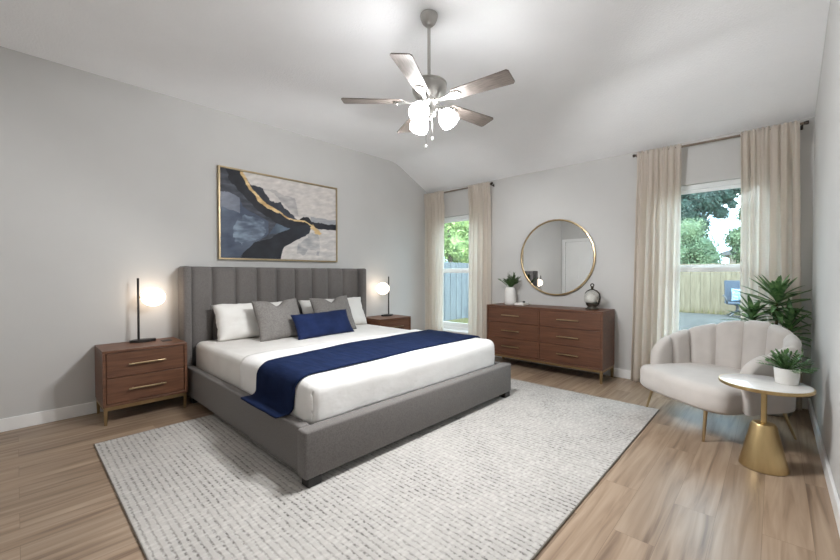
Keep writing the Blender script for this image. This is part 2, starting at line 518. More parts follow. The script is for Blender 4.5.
side_wall('wall_left', -T, 0.0, CR_L)
side_wall('wall_right', W, W + T, CR_R)
W1, W2, WZ = (0.20, 1.12), (3.52, 4.45), (0.31, 2.22)
bm = bmesh.new()
bx(bm, -T, W1[0], D, D + T, 0, HB)
bx(bm, W1[1], W2[0], D, D + T, 0, HB)
bx(bm, W2[1], W + T, D, D + T, 0, HB)
for a, b in (W1, W2):
    bx(bm, a, b, D, D + T, 0, WZ[0])
    bx(bm, a, b, D, D + T, WZ[1], HB)
struct('wall_back', bm, M_wall)
struct('wall_front', (lambda b: (bx(b, -T, 0.11, YF - T, YF, 0, H), bx(b, 0.93, W + T, YF - T, YF, 0, H), bx(b, 0.11, 0.93, YF - T, YF, 2.16, H), b)[-1])(bmesh.new()), M_wall)


def bb(name, pts_boxes):
    bm = bmesh.new()
    for q in pts_boxes: bx(bm, *q, bev=0.004, seg=2)
    struct(name, bm, M_trim)


bb('baseboard_left', [(0, 0.015, YF, D, 0, 0.105)])
bb('baseboard_back', [(0.015, W - 0.015, D - 0.015, D, 0, 0.105)])
bb('baseboard_right', [(W - 0.015, W, YF, D, 0, 0.105)])
bb('baseboard_front', [(1.03, W - 0.015, YF, YF + 0.015, 0, 0.105)])

# door behind the camera (seen in the mirror)
bm = box(0.11, 0.93, YF - 0.09, YF - 0.05, 0.008, 2.16, bev=0.003)
for zz0, zz1 in ((0.25, 0.95), (1.10, 1.98)):
    for xx0, xx1 in ((0.22, 0.48), (0.56, 0.82)):
        bx(bm, xx0, xx1, YF - 0.055, YF - 0.042, zz0, zz1, bev=0.01)
door = struct('door_1', bm, M_trim)
bm = bmesh.new()
lathe(bm, [(0, 0), (0.012, 0), (0.012, 0.03), (0.028, 0.035), (0.030, 0.055), (0.02, 0.068), (0, 0.07)], n=20,
      M=Matrix.Translation((0.86, YF - 0.05, 1.0)) @ Matrix.Rotation(-PI / 2, 4, 'X'))
obj('door_knob', bm, M_nickel, door, smooth=True)
bm = bmesh.new()
bx(bm, 0.03, 0.11, YF, YF + 0.02, 0, 2.24, bev=0.004)
bx(bm, 0.93, 1.01, YF, YF + 0.02, 0, 2.24, bev=0.004)
bx(bm, 0.11, 0.93, YF, YF + 0.02, 2.16, 2.24, bev=0.004)
struct('trim_1', bm, M_trim)


def window(name, a, b):
    z0, z1 = WZ
    y0, y1 = D + 0.055, D + 0.115
    bm = bmesh.new()
    f = 0.045
    bx(bm, a, a + f, y0, y1, z0, z1, bev=0.004)
    bx(bm, b - f, b, y0, y1, z0, z1, bev=0.004)
    bx(bm, a + f, b - f, y0, y1, z1 - 0.05, z1, bev=0.004)
    bx(bm, a + f, b - f, y0, y1, z0, z0 + 0.055, bev=0.004)
    w = struct(name, bm, M_vinyl)
    ai, bi = a + f, b - f
    s = 0.035
    zm = 1.275
    bm = bmesh.new()   # lower sash, in front
    ya, yb = D + 0.060, D + 0.085
    bx(bm, ai, ai + s, ya, yb, z0 + 0.055, zm + 0.05, bev=0.003)
    bx(bm, bi - s, bi, ya, yb, z0 + 0.055, zm + 0.05, bev=0.003)
    bx(bm, ai + s, bi - s, ya, yb, z0 + 0.055, z0 + 0.13, bev=0.003)
    bx(bm, ai + s, bi - s, ya, yb, zm, zm + 0.05, bev=0.003)
    ls = obj('lower_sash', bm, M_vinyl, w)
    obj('pane', box(ai + s, bi - s, D + 0.071, D + 0.074, z0 + 0.13, zm), M_glass, ls)
    bm = bmesh.new()
    bx(bm, (a + b) / 2 - 0.03, (a + b) / 2 + 0.03, D + 0.045, D + 0.060, zm + 0.03, zm + 0.05, bev=0.003)
    obj('sash_lock', bm, M_vinyl, ls)
    bm = bmesh.new()   # upper sash, behind
    ya, yb = D + 0.087, D + 0.112
    bx(bm, ai, ai + s, ya, yb, zm + 0.01, z1 - 0.05, bev=0.003)
    bx(bm, bi - s, bi, ya, yb, zm + 0.01, z1 - 0.05, bev=0.003)
    bx(bm, ai + s, bi - s, ya, yb, z1 - 0.085, z1 - 0.05, bev=0.003)
    bx(bm, ai + s, bi - s, ya, yb, zm + 0.03, zm + 0.075, bev=0.003)
    us = obj('upper_sash', bm, M_vinyl, w)
    obj('pane', box(ai + s, bi - s, D + 0.098, D + 0.101, zm + 0.075, z1 - 0.085), M_glass, us)
    bm = bmesh.new()
    bx(bm, a - 0.03, b + 0.03, D - 0.03, D - 0.0005, z0 - 0.022, z0, bev=0.004)
    bx(bm, a + 0.001, b - 0.001, D - 0.0005, D + 0.054, z0 - 0.0005, z0 + 0.006, bev=0.001)
    bx(bm, a - 0.01, b + 0.01, D - 0.014, D - 0.0005, z0 - 0.075, z0 - 0.022, bev=0.003)
    obj('window_sill', bm, M_trim, w)


window('window_1', *W1)
window('window_2', *W2)

# ------------------------------------------------------------------ outdoors
GZ = -0.12
struct('patio', box(-1.0, 9.0, D + T + 0.01, 16.3, GZ - 0.1, GZ, bev=0.01), M_patio)
bm = box(-30, 40, D + T + 0.01, 60, GZ - 0.4, GZ - 0.105)
struct('lawn', bm, M_yard)
bm = bmesh.new()
for k in range(1500):
    x, y = random.uniform(-2.6, 8.5), random.choice((random.uniform(16.35, 16.9), random.gauss(16.7, .1)))
    if y < 16.33 or y > 16.93: continue
    h, a = random.uniform(.08, .34), random.uniform(0, 2 * PI)
    dx, dy = math.cos(a), math.sin(a)
    q = random.uniform(-.08, .08)
    bm.faces.new([bm.verts.new(p) for p in ((x - dx * .012, y - dy * .012, GZ - .105), (x + dx * .012, y + dy * .012, GZ - .105), (x + q, y + q * .4, GZ - .105 + h))])
tag(obj('tall_grass', bm, M_yard), 'dry grass and weeds along the foot of the back fence', 'grass', kind='stuff')


def fence(name, label, p0, p1, ht, m):
    L = math.hypot(p1[0] - p0[0], p1[1] - p0[1])
    ang = math.atan2(p1[1] - p0[1], p1[0] - p0[0])
    t = thing(name, label, 'fence', (p0[0], p0[1], GZ - 0.105), ang)
    bm = bmesh.new()
    x, k = 0.0, 0
    while x < L - 0.05:
        w = 0.142
        h = ht + random.uniform(-.012, .012)
        y = (-.010, .010)[k % 2]
        prism(bm, [(x - .002, .03), (x + w + .006, .03), (x + w + .006, h - .015), (x + w - .02, h), (x + .02, h), (x - .002, h - .015)], 'y', y - .009, y + .009)
        x += w + .004
        k += 1
    obj('board_panel', bm, m, t, world=False)
    for z in (0.35, ht * .55, ht - 0.3):
        obj('rail', box(0, L, 0.012, 0.05, z, z + 0.085), m, t, world=False)
    n = int(L / 2.4)
    for i in range(n + 1):
        xx = min(i * 2.4, L - 0.1)
        obj('post', box(xx, xx + 0.09, 0.052, 0.142, 0, ht - 0.06), m, t, world=False)
    return t


fence('wooden_fence', 'long tan wooden board fence across the back of the yard', (-2.9, 17.0), (10.5, 17.0), 1.85, M_fence_b)
fence('wooden_fence', 'grey blue wooden side fence seen through the narrow window by the bed', (-3.0, 5.6), (-3.0, 16.85), 1.85, M_fence_s)


def tree(label, x, y, h, blobs, m, nleaf=2600, leaf=.16, seed=1, trunk=.14):
    rnd = random.Random(seed)
    t = thing('leafy_tree', label, 'tree', (x, y, GZ - .105), group=None)
    bm = bmesh.new()
    tube(bm, [(0, 0, 0), (.05, .02, h * .3), (-.04, .03, h * .55), (.02, 0, h * .8)], [trunk, trunk * .8, trunk * .6, trunk * .25], n=10)
    for bx_, by_, bz_, br_ in blobs[:5]:
        tube(bm, [(0, .02, h * .35), (bx_ * .5, by_ * .5, (bz_ + h * .35) / 2 + .1), (bx_, by_, bz_)], [trunk * .5, trunk * .35, trunk * .15], n=7)
    obj('trunk', bm, M_bark, t, smooth=True, world=False)
    bm = bmesh.new()
    for (bx_, by_, bz_, br_) in blobs:
        r = bmesh.ops.create_icosphere(bm, subdivisions=3, radius=br_ * .78, matrix=Matrix.Translation((bx_, by_, bz_)))
        for v in r['verts']:
            d = v.co - Vector((bx_, by_, bz_))
            v.co = Vector((bx_, by_, bz_)) + d * (1 + .35 * fbm(v.co, 1.7))
    tot = sum(b[3] ** 2 for b in blobs)
    for (bx_, by_, bz_, br_) in blobs:
        for k in range(int(nleaf * br_ ** 2 / tot)):
            d = Vector((rnd.gauss(0, 1), rnd.gauss(0, 1), rnd.gauss(0, 1))).normalized()
            c = Vector((bx_, by_, bz_)) + d * br_ * rnd.uniform(.75, 1.18)
            n = (d + Vector((rnd.uniform(-1, 1), rnd.uniform(-1, 1), rnd.uniform(-1, 1))) * .8).normalized()
            a = n.orthogonal().normalized()
            a = Matrix.Rotation(rnd.uniform(0, 6.28), 3, n) @ a
            b = n.cross(a)
            s = leaf * rnd.uniform(.6, 1.3)
            bm.faces.new([bm.verts.new(c + q) for q in (-a * s, b * s * .45, a * s, -b * s * .45)])
    obj('crown', bm, m, t, world=False)
    return t


def blobs(seed, n, rx, ry, z0, z1, r0, r1):
    rnd = random.Random(seed)
    return [(rnd.uniform(-rx, rx), rnd.uniform(-ry, ry), rnd.uniform(z0, z1), rnd.uniform(r0, r1)) for _ in range(n)]


tree('big dark green tree rising behind the tan back fence', .8, 23.0, 6.4, [(.4, 0, 4.6, .8), (1.2, 0, 5.1, .75), (.9, 0, 3.9, .5), (1.95, .1, 5.35, .5), (-.1, 0, 3.5, .8), (2.5, 0, 5.6, .4), (-.6, 0, 5, 1), (.5, .1, 5.8, .9), (1.75, .2, 4.4, .32), (1.5, .2, 6.0, .8), (2.2, .1, 4.75, .2)], M_tree_d, 16000, .075, 3, .2)
tree('light green bushy tree just over the tan back fence', 1.95, 18.9, 3.6, [(-.35, 0, 2.3, .62), (.25, .05, 2.5, .62), (0, 0, 3.2, .55), (.55, 0, 2.0, .50), (-.75, .1, 1.8, .55), (.1, .1, 1.6, .6)], M_tree_l, 9000, .055, 5, .08)
tree('low dark bush over the back fence, left of the light green tree', -.6, 19.4, 3.2, blobs(8, 6, .7, .4, 1.4, 2.6, .4, .6), M_tree_d, 3500, .07, 8, .08)
tree('green tree in front of the neighbour house, right of the light tree', 3.7, 21.0, 4.6, [(0, 0, 2.4, .55), (-.35, 0, 3.0, .45), (.3, .1, 3.4, .55), (0, .1, 4.0, .4)], M_tree_l, 5000, .07, 9, .1)
tree('sunlit green tree above the grey blue side fence', -5.6, 12.6, 6.0, blobs(11, 12, .9, 1.8, 2.0, 5.6, .6, 1.0), M_tree_s, 15000, .07, 11)
tree('dark tree behind the sunlit one beyond the side fence', -11.5, 18.0, 8.0, blobs(13, 9, 1.6, 2.4, 3.0, 7.2, 1.2, 1.8), M_tree_d, 5000, .16, 13, .22)

t = thing('neighbour_house', 'grey gabled neighbour house roof showing above the tan back fence', 'house', (6.2, 29.0, GZ - .105))
obj('wall', box(2.6, 9.8, 27.3, 32.0, GZ - .1, 2.36), M_siding, t)
obj('roof', prism(bmesh.new(), [(2.2, 2.3), (10.2, 2.3), (10.2, 2.42), (6.2, 3.9), (2.2, 2.42)], 'y', 26.9, 32.4), M_roof, t)

# swivel patio chair with its cushion
t = thing('patio_chair', 'dark swivel patio chair standing before the tan back fence', 'chair', (3.62, 15.75, GZ), math.radians(14))
for k in range(4):
    a = PI / 4 + k * PI / 2
    obj('base_leg', tube(bmesh.new(), [(0, 0, .20), (.16 * math.cos(a), .16 * math.sin(a), .12), (.33 * math.cos(a), .33 * math.sin(a), .02)], [.03, .025, .02], n=8), M_patioframe, t, smooth=True, world=False)
obj('pedestal', lathe(bmesh.new(), [(0, .15), (.04, .15), (.04, .36), (.12, .37), (.12, .40), (0, .40)], n=16), M_patioframe, t, world=False)
obj('seat', box(-.29, .29, -.30, .27, .40, .47, bev=.025), M_sling, t, world=False)
bm = box(-.27, .27, -.03, .03, 0, .72, bev=.025)
bmesh.ops.transform(bm, matrix=Matrix.Translation((0, .29, .45)) @ Matrix.Rotation(math.radians(-12), 4, 'X'), verts=bm.verts)
obj('backrest', bm, M_sling, t, world=False)
for s in (-1, 1):
    obj('armrest', tube(bmesh.new(), [(s * .29, -.24, .44), (s * .34, -.25, .62), (s * .35, -.05, .67), (s * .34, .2, .66), (s * .30, .31, .66)], .022, n=8), M_patioframe, t, smooth=True, world=False)


def pillow(name, w, h, th, M, m, label, cat='pillow', group=None, chop=0.0, pinch=.07, seed=0, n=26, wr=.006, edge=.42):
    bm = bmesh.new()
    P = {}
    for side in (1, -1):
        for i in range(n + 1):
            for j in range(n + 1):
                u, v = -1 + 2 * i / n, -1 + 2 * j / n
                rim = i in (0, n) or j in (0, n)
                if rim and side == -1: P[side, i, j] = P[1, i, j]; continue
                e = max(0, (1 - u ** 2)) ** edge * max(0, (1 - v ** 2)) ** edge
                x = w / 2 * u * (1 - pinch * (1 - v * v))
                y = h / 2 * v * (1 - pinch * 1.1 * (1 - u * u))
                z = side * th / 2 * e
                if chop: y -= chop * math.exp(-(u / .28) ** 2) * max(0, (v + .2) / 1.2) ** 1.5
                nn = fbm((u * 1.6 + seed * 3.1, v * 1.6, side * 2.0 + seed), 1.3)
                z += side * wr * nn * (1 if not rim else 0)
                x += wr * .8 * fbm((u * 2 + seed, v * 2, 5.0), 1.5)
                y += wr * .8 * fbm((u * 2 + seed, v * 2, 9.0), 1.5)
                P[side, i, j] = bm.verts.new(M @ Vector((x, y, z)))
        for i in range(n):
            for j in range(n):
                q = [P[side, i, j], P[side, i + 1, j], P[side, i + 1, j + 1], P[side, i, j + 1]]
                bm.faces.new(q if side == 1 else q[::-1])
    lo = min(v.co.z for v in bm.verts)
    cx_ = sum((v.co for v in bm.verts), Vector()) / len(bm.verts)
    root = Vector((cx_.x, cx_.y, lo))
    bmesh.ops.translate(bm, vec=-root, verts=bm.verts)
    o = obj(name, bm, m, None, smooth=True)
    o.location = root
    tag(o, label, cat, group)
    return o


def pose(c, wdir, lean, roll=0.0):
    """pillow matrix: width along wdir (horizontal), height axis leaning back by `lean` from vertical; c = centre"""
    wx = Vector(wdir).normalized()
    nrm = wx.cross(Vector((0, 0, 1))).normalized()          # front normal when upright
    hy = (Vector((0, 0, 1)) * math.cos(lean) - nrm * math.sin(lean)).normalized()
    nz_ = wx.cross(hy)
    M = Matrix((wx, hy, nz_)).transposed().to_4x4()
    return Matrix.Translation(c) @ M @ Matrix.Rotation(roll, 4, 'Z')


ca, sa = math.cos(math.radians(14)), math.sin(math.radians(14))
pillow('outdoor_cushion', .46, .42, .12, pose((3.62 + .06, 15.75 + .10, GZ + .47 + .225), (ca, sa, 0), .2), M_lightblue, 'pale blue patterned cushion on the swivel patio chair', 'cushion', wr=.003)

# ------------------------------------------------------------------ rug
bm = box(0.86, 3.72, 0.38, 4.01, 0.0, 0.013, bev=0.004)
rug = obj('area_rug', bm, M_rug)
rug_loc = Vector((0.86, 0.38, 0))
tag(rug, 'large ivory and grey looped wool rug under the bed', 'rug')
M_bind = pm('taupe rug binding', C(120, 114, 106), C(136, 130, 122), scale=60, rough=1.0)
obj('binding', tube(bmesh.new(), [(0.86, 0.38, .006), (3.72, 0.38, .006), (3.72, 4.01, .006), (0.86, 4.01, .006)], .006, n=8, closed=True), M_bind, rug)

# ------------------------------------------------------------------ bed
BY0, BY1 = 1.13, 3.43
RZ = .013
bed = thing('upholstered_bed', 'charcoal grey upholstered platform bed with tall winged channel headboard', 'bed', (1.3, 2.28, 0))
# headboard panel, nine padded channels
ys = [1.209, 1.43, 1.668, 1.905, 2.142, 2.378, 2.614, 2.852, 3.09, 3.351]
bm = bmesh.new()
cols = []
ztop, rr = 1.335, 0.045
prof = [(0.0, .08)] + [(0.0, .08 + (ztop - rr - .08) * k / 6) for k in range(1, 7)] + [(rr * (1 - math.cos(a)), ztop - rr + rr * math.sin(a)) for a in [PI / 2 * k / 6 for k in range(1, 7)]] + [(.11, ztop)]
for c in range(9):
    for k in range(13):
        if c and k == 0: continue
        t_ = k / 12
        y = ys[c] + (ys[c + 1] - ys[c]) * t_
        bulge = .040 * (1 - abs(2 * t_ - 1) ** 7) - .028
        cols.append([(.145 + bulge * (1 if i < len(prof) - 1 else 0) - dx, y, z - (0.004 if abs(bulge + .028) < 1e-6 else 0)) for i, (dx, z) in enumerate(prof)])
V = grid(bm, cols)
back = [[bm.verts.new((.03, cols[j][0][1], z)) for z in (.08, ztop)] for j in (0, len(cols) - 1)]
bm.faces.new([back[0][0], back[0][1], back[1][1], back[1][0]])
obj('headboard', bm, M_charcoal, bed, smooth=True, angle=50)
for nm, a, b in (('wing', BY0, 1.205), ('wing', 3.355, BY1)):
    obj(nm, box(.02, .235, a, b, .06, 1.337, bev=.028, seg=4), M_charcoal, bed, smooth=True, angle=40)
obj('side_rail', box(.236, 2.435, BY0 + .012, 1.215, .062, .345, bev=.014, seg=3), M_charcoal, bed, smooth=True, angle=40)
obj('side_rail', box(.236, 2.435, 3.345, BY1 - .012, .062, .345, bev=.014, seg=3), M_charcoal, bed, smooth=True, angle=40)
obj('footboard', box(2.437, 2.535, BY0 - .01, BY1 + .01, .062, .345, bev=.016, seg=3), M_charcoal, bed, smooth=True, angle=40)
obj('slat_base', box(.236, 2.436, 1.216, 3.344, .15, .20), M_charcoal, bed)
for x, y in ((2.455, 1.14), (2.455, 3.33), (.30, 1.16), (.30, 3.31)):
    z0 = RZ if x > .86 else 0.0
    obj('leg', box(x, x + .075, y, y + .09, z0, .064, bev=.004), M_black, bed)

# mattress
X0, X1, Y0, Y1, ZT = .175, 2.405, 1.235, 3.335, .572
bm = box(X0, X1, Y0, Y1, .201, ZT, bev=.06, seg=6)
mat_o = obj('mattress', bm, M_white_bed, None, smooth=True)
tag(mat_o, 'thick white mattress in the charcoal bed frame', 'mattress')


def drape(u0, u1, v0, v1, off, du=.03, dv=.03, xlim=X1, skew=None, wr=.004, seed=0, stretch=(1, 1), rest=None):
    nu, nv = max(2, int((u1 - u0) / du)), max(2, int((v1 - v0) / dv))
    R = .06 + off
    rows = []
    for i in range(nu + 1):
        row = []
        for j in range(nv + 1):
            u, v = u0 + (u1 - u0) * i / nu, v0 + (v1 - v0) * j / nv
            if skew: u = skew(u, v, i / nu)
            x, y, dn = u, v, 0.0
            if u > xlim + off: dn = max(dn, u - xlim - off); x = xlim + off
            if v < Y0 - off: dn = max(dn, Y0 - off - v); y = Y0 - off
            if v > Y1 + off: dn = max(dn, v - Y1 - off); y = Y1 + off
            p = Vector((x, y, ZT + off - dn))
            hi = xlim + off - R if u1 > xlim else 99
            q = Vector((min(p.x, hi), min(max(p.y, Y0 - off + R), Y1 + off - R), min(p.z, ZT + off - R)))
            d = p - q
            nrm = Vector((0, 0, 1))
            if d.length > 1e-6:
                nrm = d.normalized()
                p = q + nrm * R
            w = fbm((u * stretch[0] + seed, v * stretch[1], seed * 1.7), 2.2, 3)
            p += nrm * (wr * (w + .6))
            if rest and v < Y0 - off and dn > rest - .05:      # the end settles outward onto the side rail
                ex = dn - (rest - .05)
                a_ = min(PI / 2, ex / .05)
                rise = ex - .05 * math.sin(a_) if ex < .05 * PI / 2 else ex - .05
                p.z += rise
                p.y -= .05 * (1 - math.cos(a_)) + max(0, ex - .05 * PI / 2) - .004 * fbm((u * 9, 0, seed), 1.0)
            row.append(p)
        rows.append(row)
    bm = bmesh.new()
    grid(bm, rows)
    return bm


# duvet: turned back a little below the pillows, hanging over both sides and the foot
bm = drape(1.33, X1 + .26, Y0 - .25, Y1 + .25, .004, wr=.006, seed=2, skew=lambda u, v, f: u + (1 - f) * (.20 * max(0, (1.45 - v)) + .03 * fbm((v, 0, 0), 1.5)))
dv = obj('duvet', bm, M_duvet, None, smooth=True)
tag(dv, 'white duvet spread over the lower part of the mattress', 'duvet')
solidify(dv, .014, 1.0)


def tskew(u, v, f):
    e = max(0, (Y0 + .05 - v)) / .3
    return u + .02 * fbm((v * 1.3, f * 2, 3), 1.0) + .20 * max(0, min(1, 1 - (v - Y0) / 1.1)) ** 1.5 * (1 - .6 * f) - (.05 + .01 * f) * min(e, 1.2)


bm = drape(1.55, 2.23, Y0 - .355, Y1 + .20, .022, du=.022, dv=.022, wr=.007, seed=6, stretch=(1.8, .7), skew=tskew,
           rest=.236)
bl = obj('throw_blanket', bm, M_blanket, None, smooth=True)
tag(bl, 'navy blue throw blanket laid across the white duvet', 'blanket')
solidify(bl, .012, 1.0)

# pillows (bed head at x=0; front of a pillow faces +x)
YV = (0, 1, 0)
pillow('bed_pillow', .94, .40, .20, pose((.335, 1.845, .756), YV, .42), M_white_bed, 'white bed pillow at the near end of the headboard', 'pillow', 'white pillows at the headboard', seed=1, pinch=.035, wr=.014, edge=.34)
pillow('bed_pillow', .94, .40, .20, pose((.335, 2.82, .756), YV, .42), M_white_bed, 'white bed pillow at the far end, beside the distant nightstand', 'pillow', 'white pillows at the headboard', seed=4, pinch=.035, wr=.014, edge=.34)
pillow('throw_pillow', .53, .46, .17, pose((.60, 1.935, .773), (-.05, 1, 0), .42, .02), M_greycush, 'flecked grey square cushion leaning on the near white pillow', 'cushion', 'grey square cushions', chop=.07, seed=2, pinch=.06)
pillow('throw_pillow', .56, .46, .17, pose((.60, 2.62, .773), (-.05, 1, 0), .42, .02), M_greycush, 'flecked grey square cushion half hidden behind the navy cushion', 'cushion', 'grey square cushions', chop=.07, seed=5, pinch=.06)
pillow('lumbar_pillow', .76, .30, .15, pose((.80, 2.36, .698), (-.06, 1, 0), .50, .02), M_navy, 'small navy blue oblong cushion in front of the grey cushions', 'cushion', seed=8, pinch=.06)

# ------------------------------------------------------------------ case goods


def handle(bm, axis, c, L, out, r=.006):
    cx_, cy_, cz_ = c
    if axis == 'y':
        bx(bm, cx_ + out - r, cx_ + out + r, cy_ - L / 2, cy_ + L / 2, cz_ - r, cz_ + r, bev=.002)
        for s in (-1, 1): bx(bm, cx_, cx_ + out, cy_ + s * (L / 2 - .03) - .004, cy_ + s * (L / 2 - .03) + .004, cz_ - .004, cz_ + .004)
    else:
        bx(bm, cx_ - L / 2, cx_ + L / 2, cy_ - out - r, cy_ - out + r, cz_ - r, cz_ + r, bev=.002)
        for s in (-1, 1): bx(bm, cx_ + s * (L / 2 - .03) - .004, cx_ + s * (L / 2 - .03) + .004, cy_ - out, cy_, cz_ - .004, cz_ + .004)
    return bm


NT = .618
ns = thing('nightstand', 'walnut two-drawer nightstand at the near side of the bed', 'nightstand', (.245, .785, 0), group='walnut nightstands')
nx0, nx1, ny0, ny1 = .022, .465, .478, 1.092
bm = bmesh.new()
bx(bm, nx0, nx1, ny0, ny1, NT - .022, NT, bev=.003)
bx(bm, nx0, nx1, ny0, ny1, .148, .170, bev=.003)
bx(bm, nx0, nx1, ny0, ny0 + .022, .170, NT - .022)
bx(bm, nx0, nx1, ny1 - .022, ny1, .170, NT - .022)
bx(bm, nx0, nx0 + .012, ny0 + .022, ny1 - .022, .170, NT - .022)
obj('body', bm, M_walnut, ns)
for z0, z1 in ((.388, NT - .026), (.174, .383)):
    d_ = obj('drawer', box(nx0 + .03, nx1 - .008, ny0 + .026, ny1 - .026, z0, z1, bev=.002), M_walnut, ns)
    tag(obj('handle', handle(bmesh.new(), 'y', (nx1 - .008, .785, (z0 + z1) / 2), .27, .028), M_brass, d_), 'brass bar handle')
bm = bmesh.new()
bx(bm, nx1 - .03, nx1 - .005, ny0 + .005, ny1 - .005, .118, .1475, bev=.002)
bx(bm, nx0 + .005, nx0 + .03, ny0 + .005, ny1 - .005, .118, .1475, bev=.002)
bx(bm, nx0 + .03, nx1 - .03, ny0 + .005, ny0 + .03, .118, .1475, bev=.002)
bx(bm, nx0 + .03, nx1 - .03, ny1 - .03, ny1 - .005, .118, .1475, bev=.002)
tag(obj('base_frame', bm, M_legbrass, ns), 'antique brass base frame')


def taper_leg(x, y, h, m, parent, a=.0125, b=.009):
    bm = bmesh.new()
    vs = []
    for z, s in ((0, b), (h, a)):
        vs.append([bm.verts.new((x + i * s, y + j * s, z)) for i, j in ((-1, -1), (1, -1), (1, 1), (-1, 1))])
    bm.faces.new(vs[0][::-1]); bm.faces.new(vs[1])
    for k in range(4): bm.faces.new((vs[0][k], vs[0][(k + 1) % 4], vs[1][(k + 1) % 4], vs[1][k]))
    return tag(obj('leg', bm, m, parent), 'antique brass leg')


for x in (nx0 + .018, nx1 - .018):
    for y in (ny0 + .018, ny1 - .018):
        taper_leg(x, y, .1185, M_legbrass, ns)
n2 = copy_tree(ns)
n2.location = (.245, .785 + 2.995, 0)
n2['label'] = 'walnut two-drawer nightstand at the far side of the bed, near the curtains'

ds = thing('dresser', 'wide walnut six-drawer dresser under the round mirror', 'dresser', (2.297, 4.75, 0))
dx0, dx1, dy0, dy1, dz0, dz1 = 1.525, 3.07, 4.53, 4.965, .150, .826
bm = bmesh.new()
bx(bm, dx0, dx1, dy0, dy1, dz1 - .024, dz1, bev=.003)
bx(bm, dx0, dx1, dy0, dy1, dz0, dz0 + .022, bev=.003)
bx(bm, dx0, dx0 + .024, dy0, dy1, dz0 + .022, dz1 - .024)
bx(bm, dx1 - .024, dx1, dy0, dy1, dz0 + .022, dz1 - .024)
bx(bm, 2.288, 2.306, dy0 + .004, dy1, dz0 + .022, dz1 - .024)
bx(bm, dx0 + .024, dx1 - .024, dy1 - .012, dy1, dz0 + .022, dz1 - .024)
obj('body', bm, M_walnut_x, ds)
for xa, xb, hc in ((dx0 + .027, 2.285, 1.902), (2.309, dx1 - .027, 2.671)):
    for z0, z1 in ((.598, .799), (.389, .594), (.176, .385)):
        d_ = obj('drawer', box(xa, xb, dy0 + .006, dy1 - .03, z0, z1, bev=.002), M_walnut_x, ds)
        tag(obj('handle', handle(bmesh.new(), 'x', (hc, dy0 + .006, (z0 + z1) / 2), .265, .026), M_brass, d_), 'brass bar handle')
bm = bmesh.new()
bx(bm, dx0 + .005, dx1 - .005, dy0 + .005, dy0 + .03, .122, .1495, bev=.002)
bx(bm, dx0 + .005, dx1 - .005, dy1 - .03, dy1 - .005, .122, .1495, bev=.002)
bx(bm, dx0 + .005, dx0 + .03, dy0 + .03, dy1 - .03, .122, .1495, bev=.002)
bx(bm, dx1 - .03, dx1 - .005, dy0 + .03, dy1 - .03, .122, .1495, bev=.002)
tag(obj('base_frame', bm, M_legbrass, ds), 'antique brass base frame')
for x in (dx0 + .02, dx1 - .02):
    for y in (dy0 + .02, dy1 - .02):
        taper_leg(x, y, .1225, M_legbrass, ds, .015, .012)

# ------------------------------------------------------------------ table lamps


def lamp(label, x, y, z, side):
    t = thing('table_lamp', label, 'lamp', (x, y, z), group='globe table lamps')
    bm = bmesh.new()
    prism(bm, [(.052 * c, .10 * s) for c, s in [(math.cos(2 * PI * (k + .5) / 8) * 1.08, math.sin(2 * PI * (k + .5) / 8) * 1.08) for k in range(8)]], 'z', 0, .022)
    obj('base', bm, M_black, t, world=False)
    py = -.032 * side
    obj('pole', tube(bmesh.new(), [(0, py, .02), (0, py, .60)], .0095, n=12), M_black, t, smooth=True, world=False, angle=40)
    gy = py + .118 * side
    arm = obj('arm', tube(bmesh.new(), [(0, py, .42), (0, py + .03 * side, .42)], .008, n=10), M_brass, t, smooth=True, world=False)
    tag(arm, 'small brass globe mount')
    bm = bmesh.new()
    lathe(bm, [(math.sin(a) * .098, .42 - math.cos(a) * .089) for a in [PI * k / 20 for k in range(21)]], 0, gy, n=32)
    g = obj('globe_shade', bm, M_globe, t, smooth=True, world=False)
    tag(g, 'glowing white opal globe')
    return t


lamp('black table lamp with lit white globe on the near nightstand', .13, .815, NT, 1)
lamp('black table lamp with lit white globe on the far nightstand', .17, 3.87, NT, -1)
tb = tag(obj('card', box(.20, .27, .94, 1.02, NT, NT + .007, bev=.003), M_black), 'thin dark card lying by the lamp on the near nightstand', 'card')

# ------------------------------------------------------------------ painting
PY0, PY1, PZ0, PZ1 = 1.525, 3.065, 1.42, 2.448
pt = thing('framed_painting', 'large abstract navy, white and gold painting above the headboard', 'painting', (.02, 2.295, PZ0))
bm = bmesh.new()
fwid, fd = .018, .045
bx(bm, .001, fd, PY0, PY0 + fwid, PZ0, PZ1, bev=.002)
bx(bm, .001, fd, PY1 - fwid, PY1, PZ0, PZ1, bev=.002)
bx(bm, .001, fd, PY0 + fwid, PY1 - fwid, PZ0, PZ0 + fwid, bev=.002)
bx(bm, .001, fd, PY0 + fwid, PY1 - fwid, PZ1 - fwid, PZ1, bev=.002)
tag(obj('frame', bm, M_frame, pt), 'thin gold floater frame')

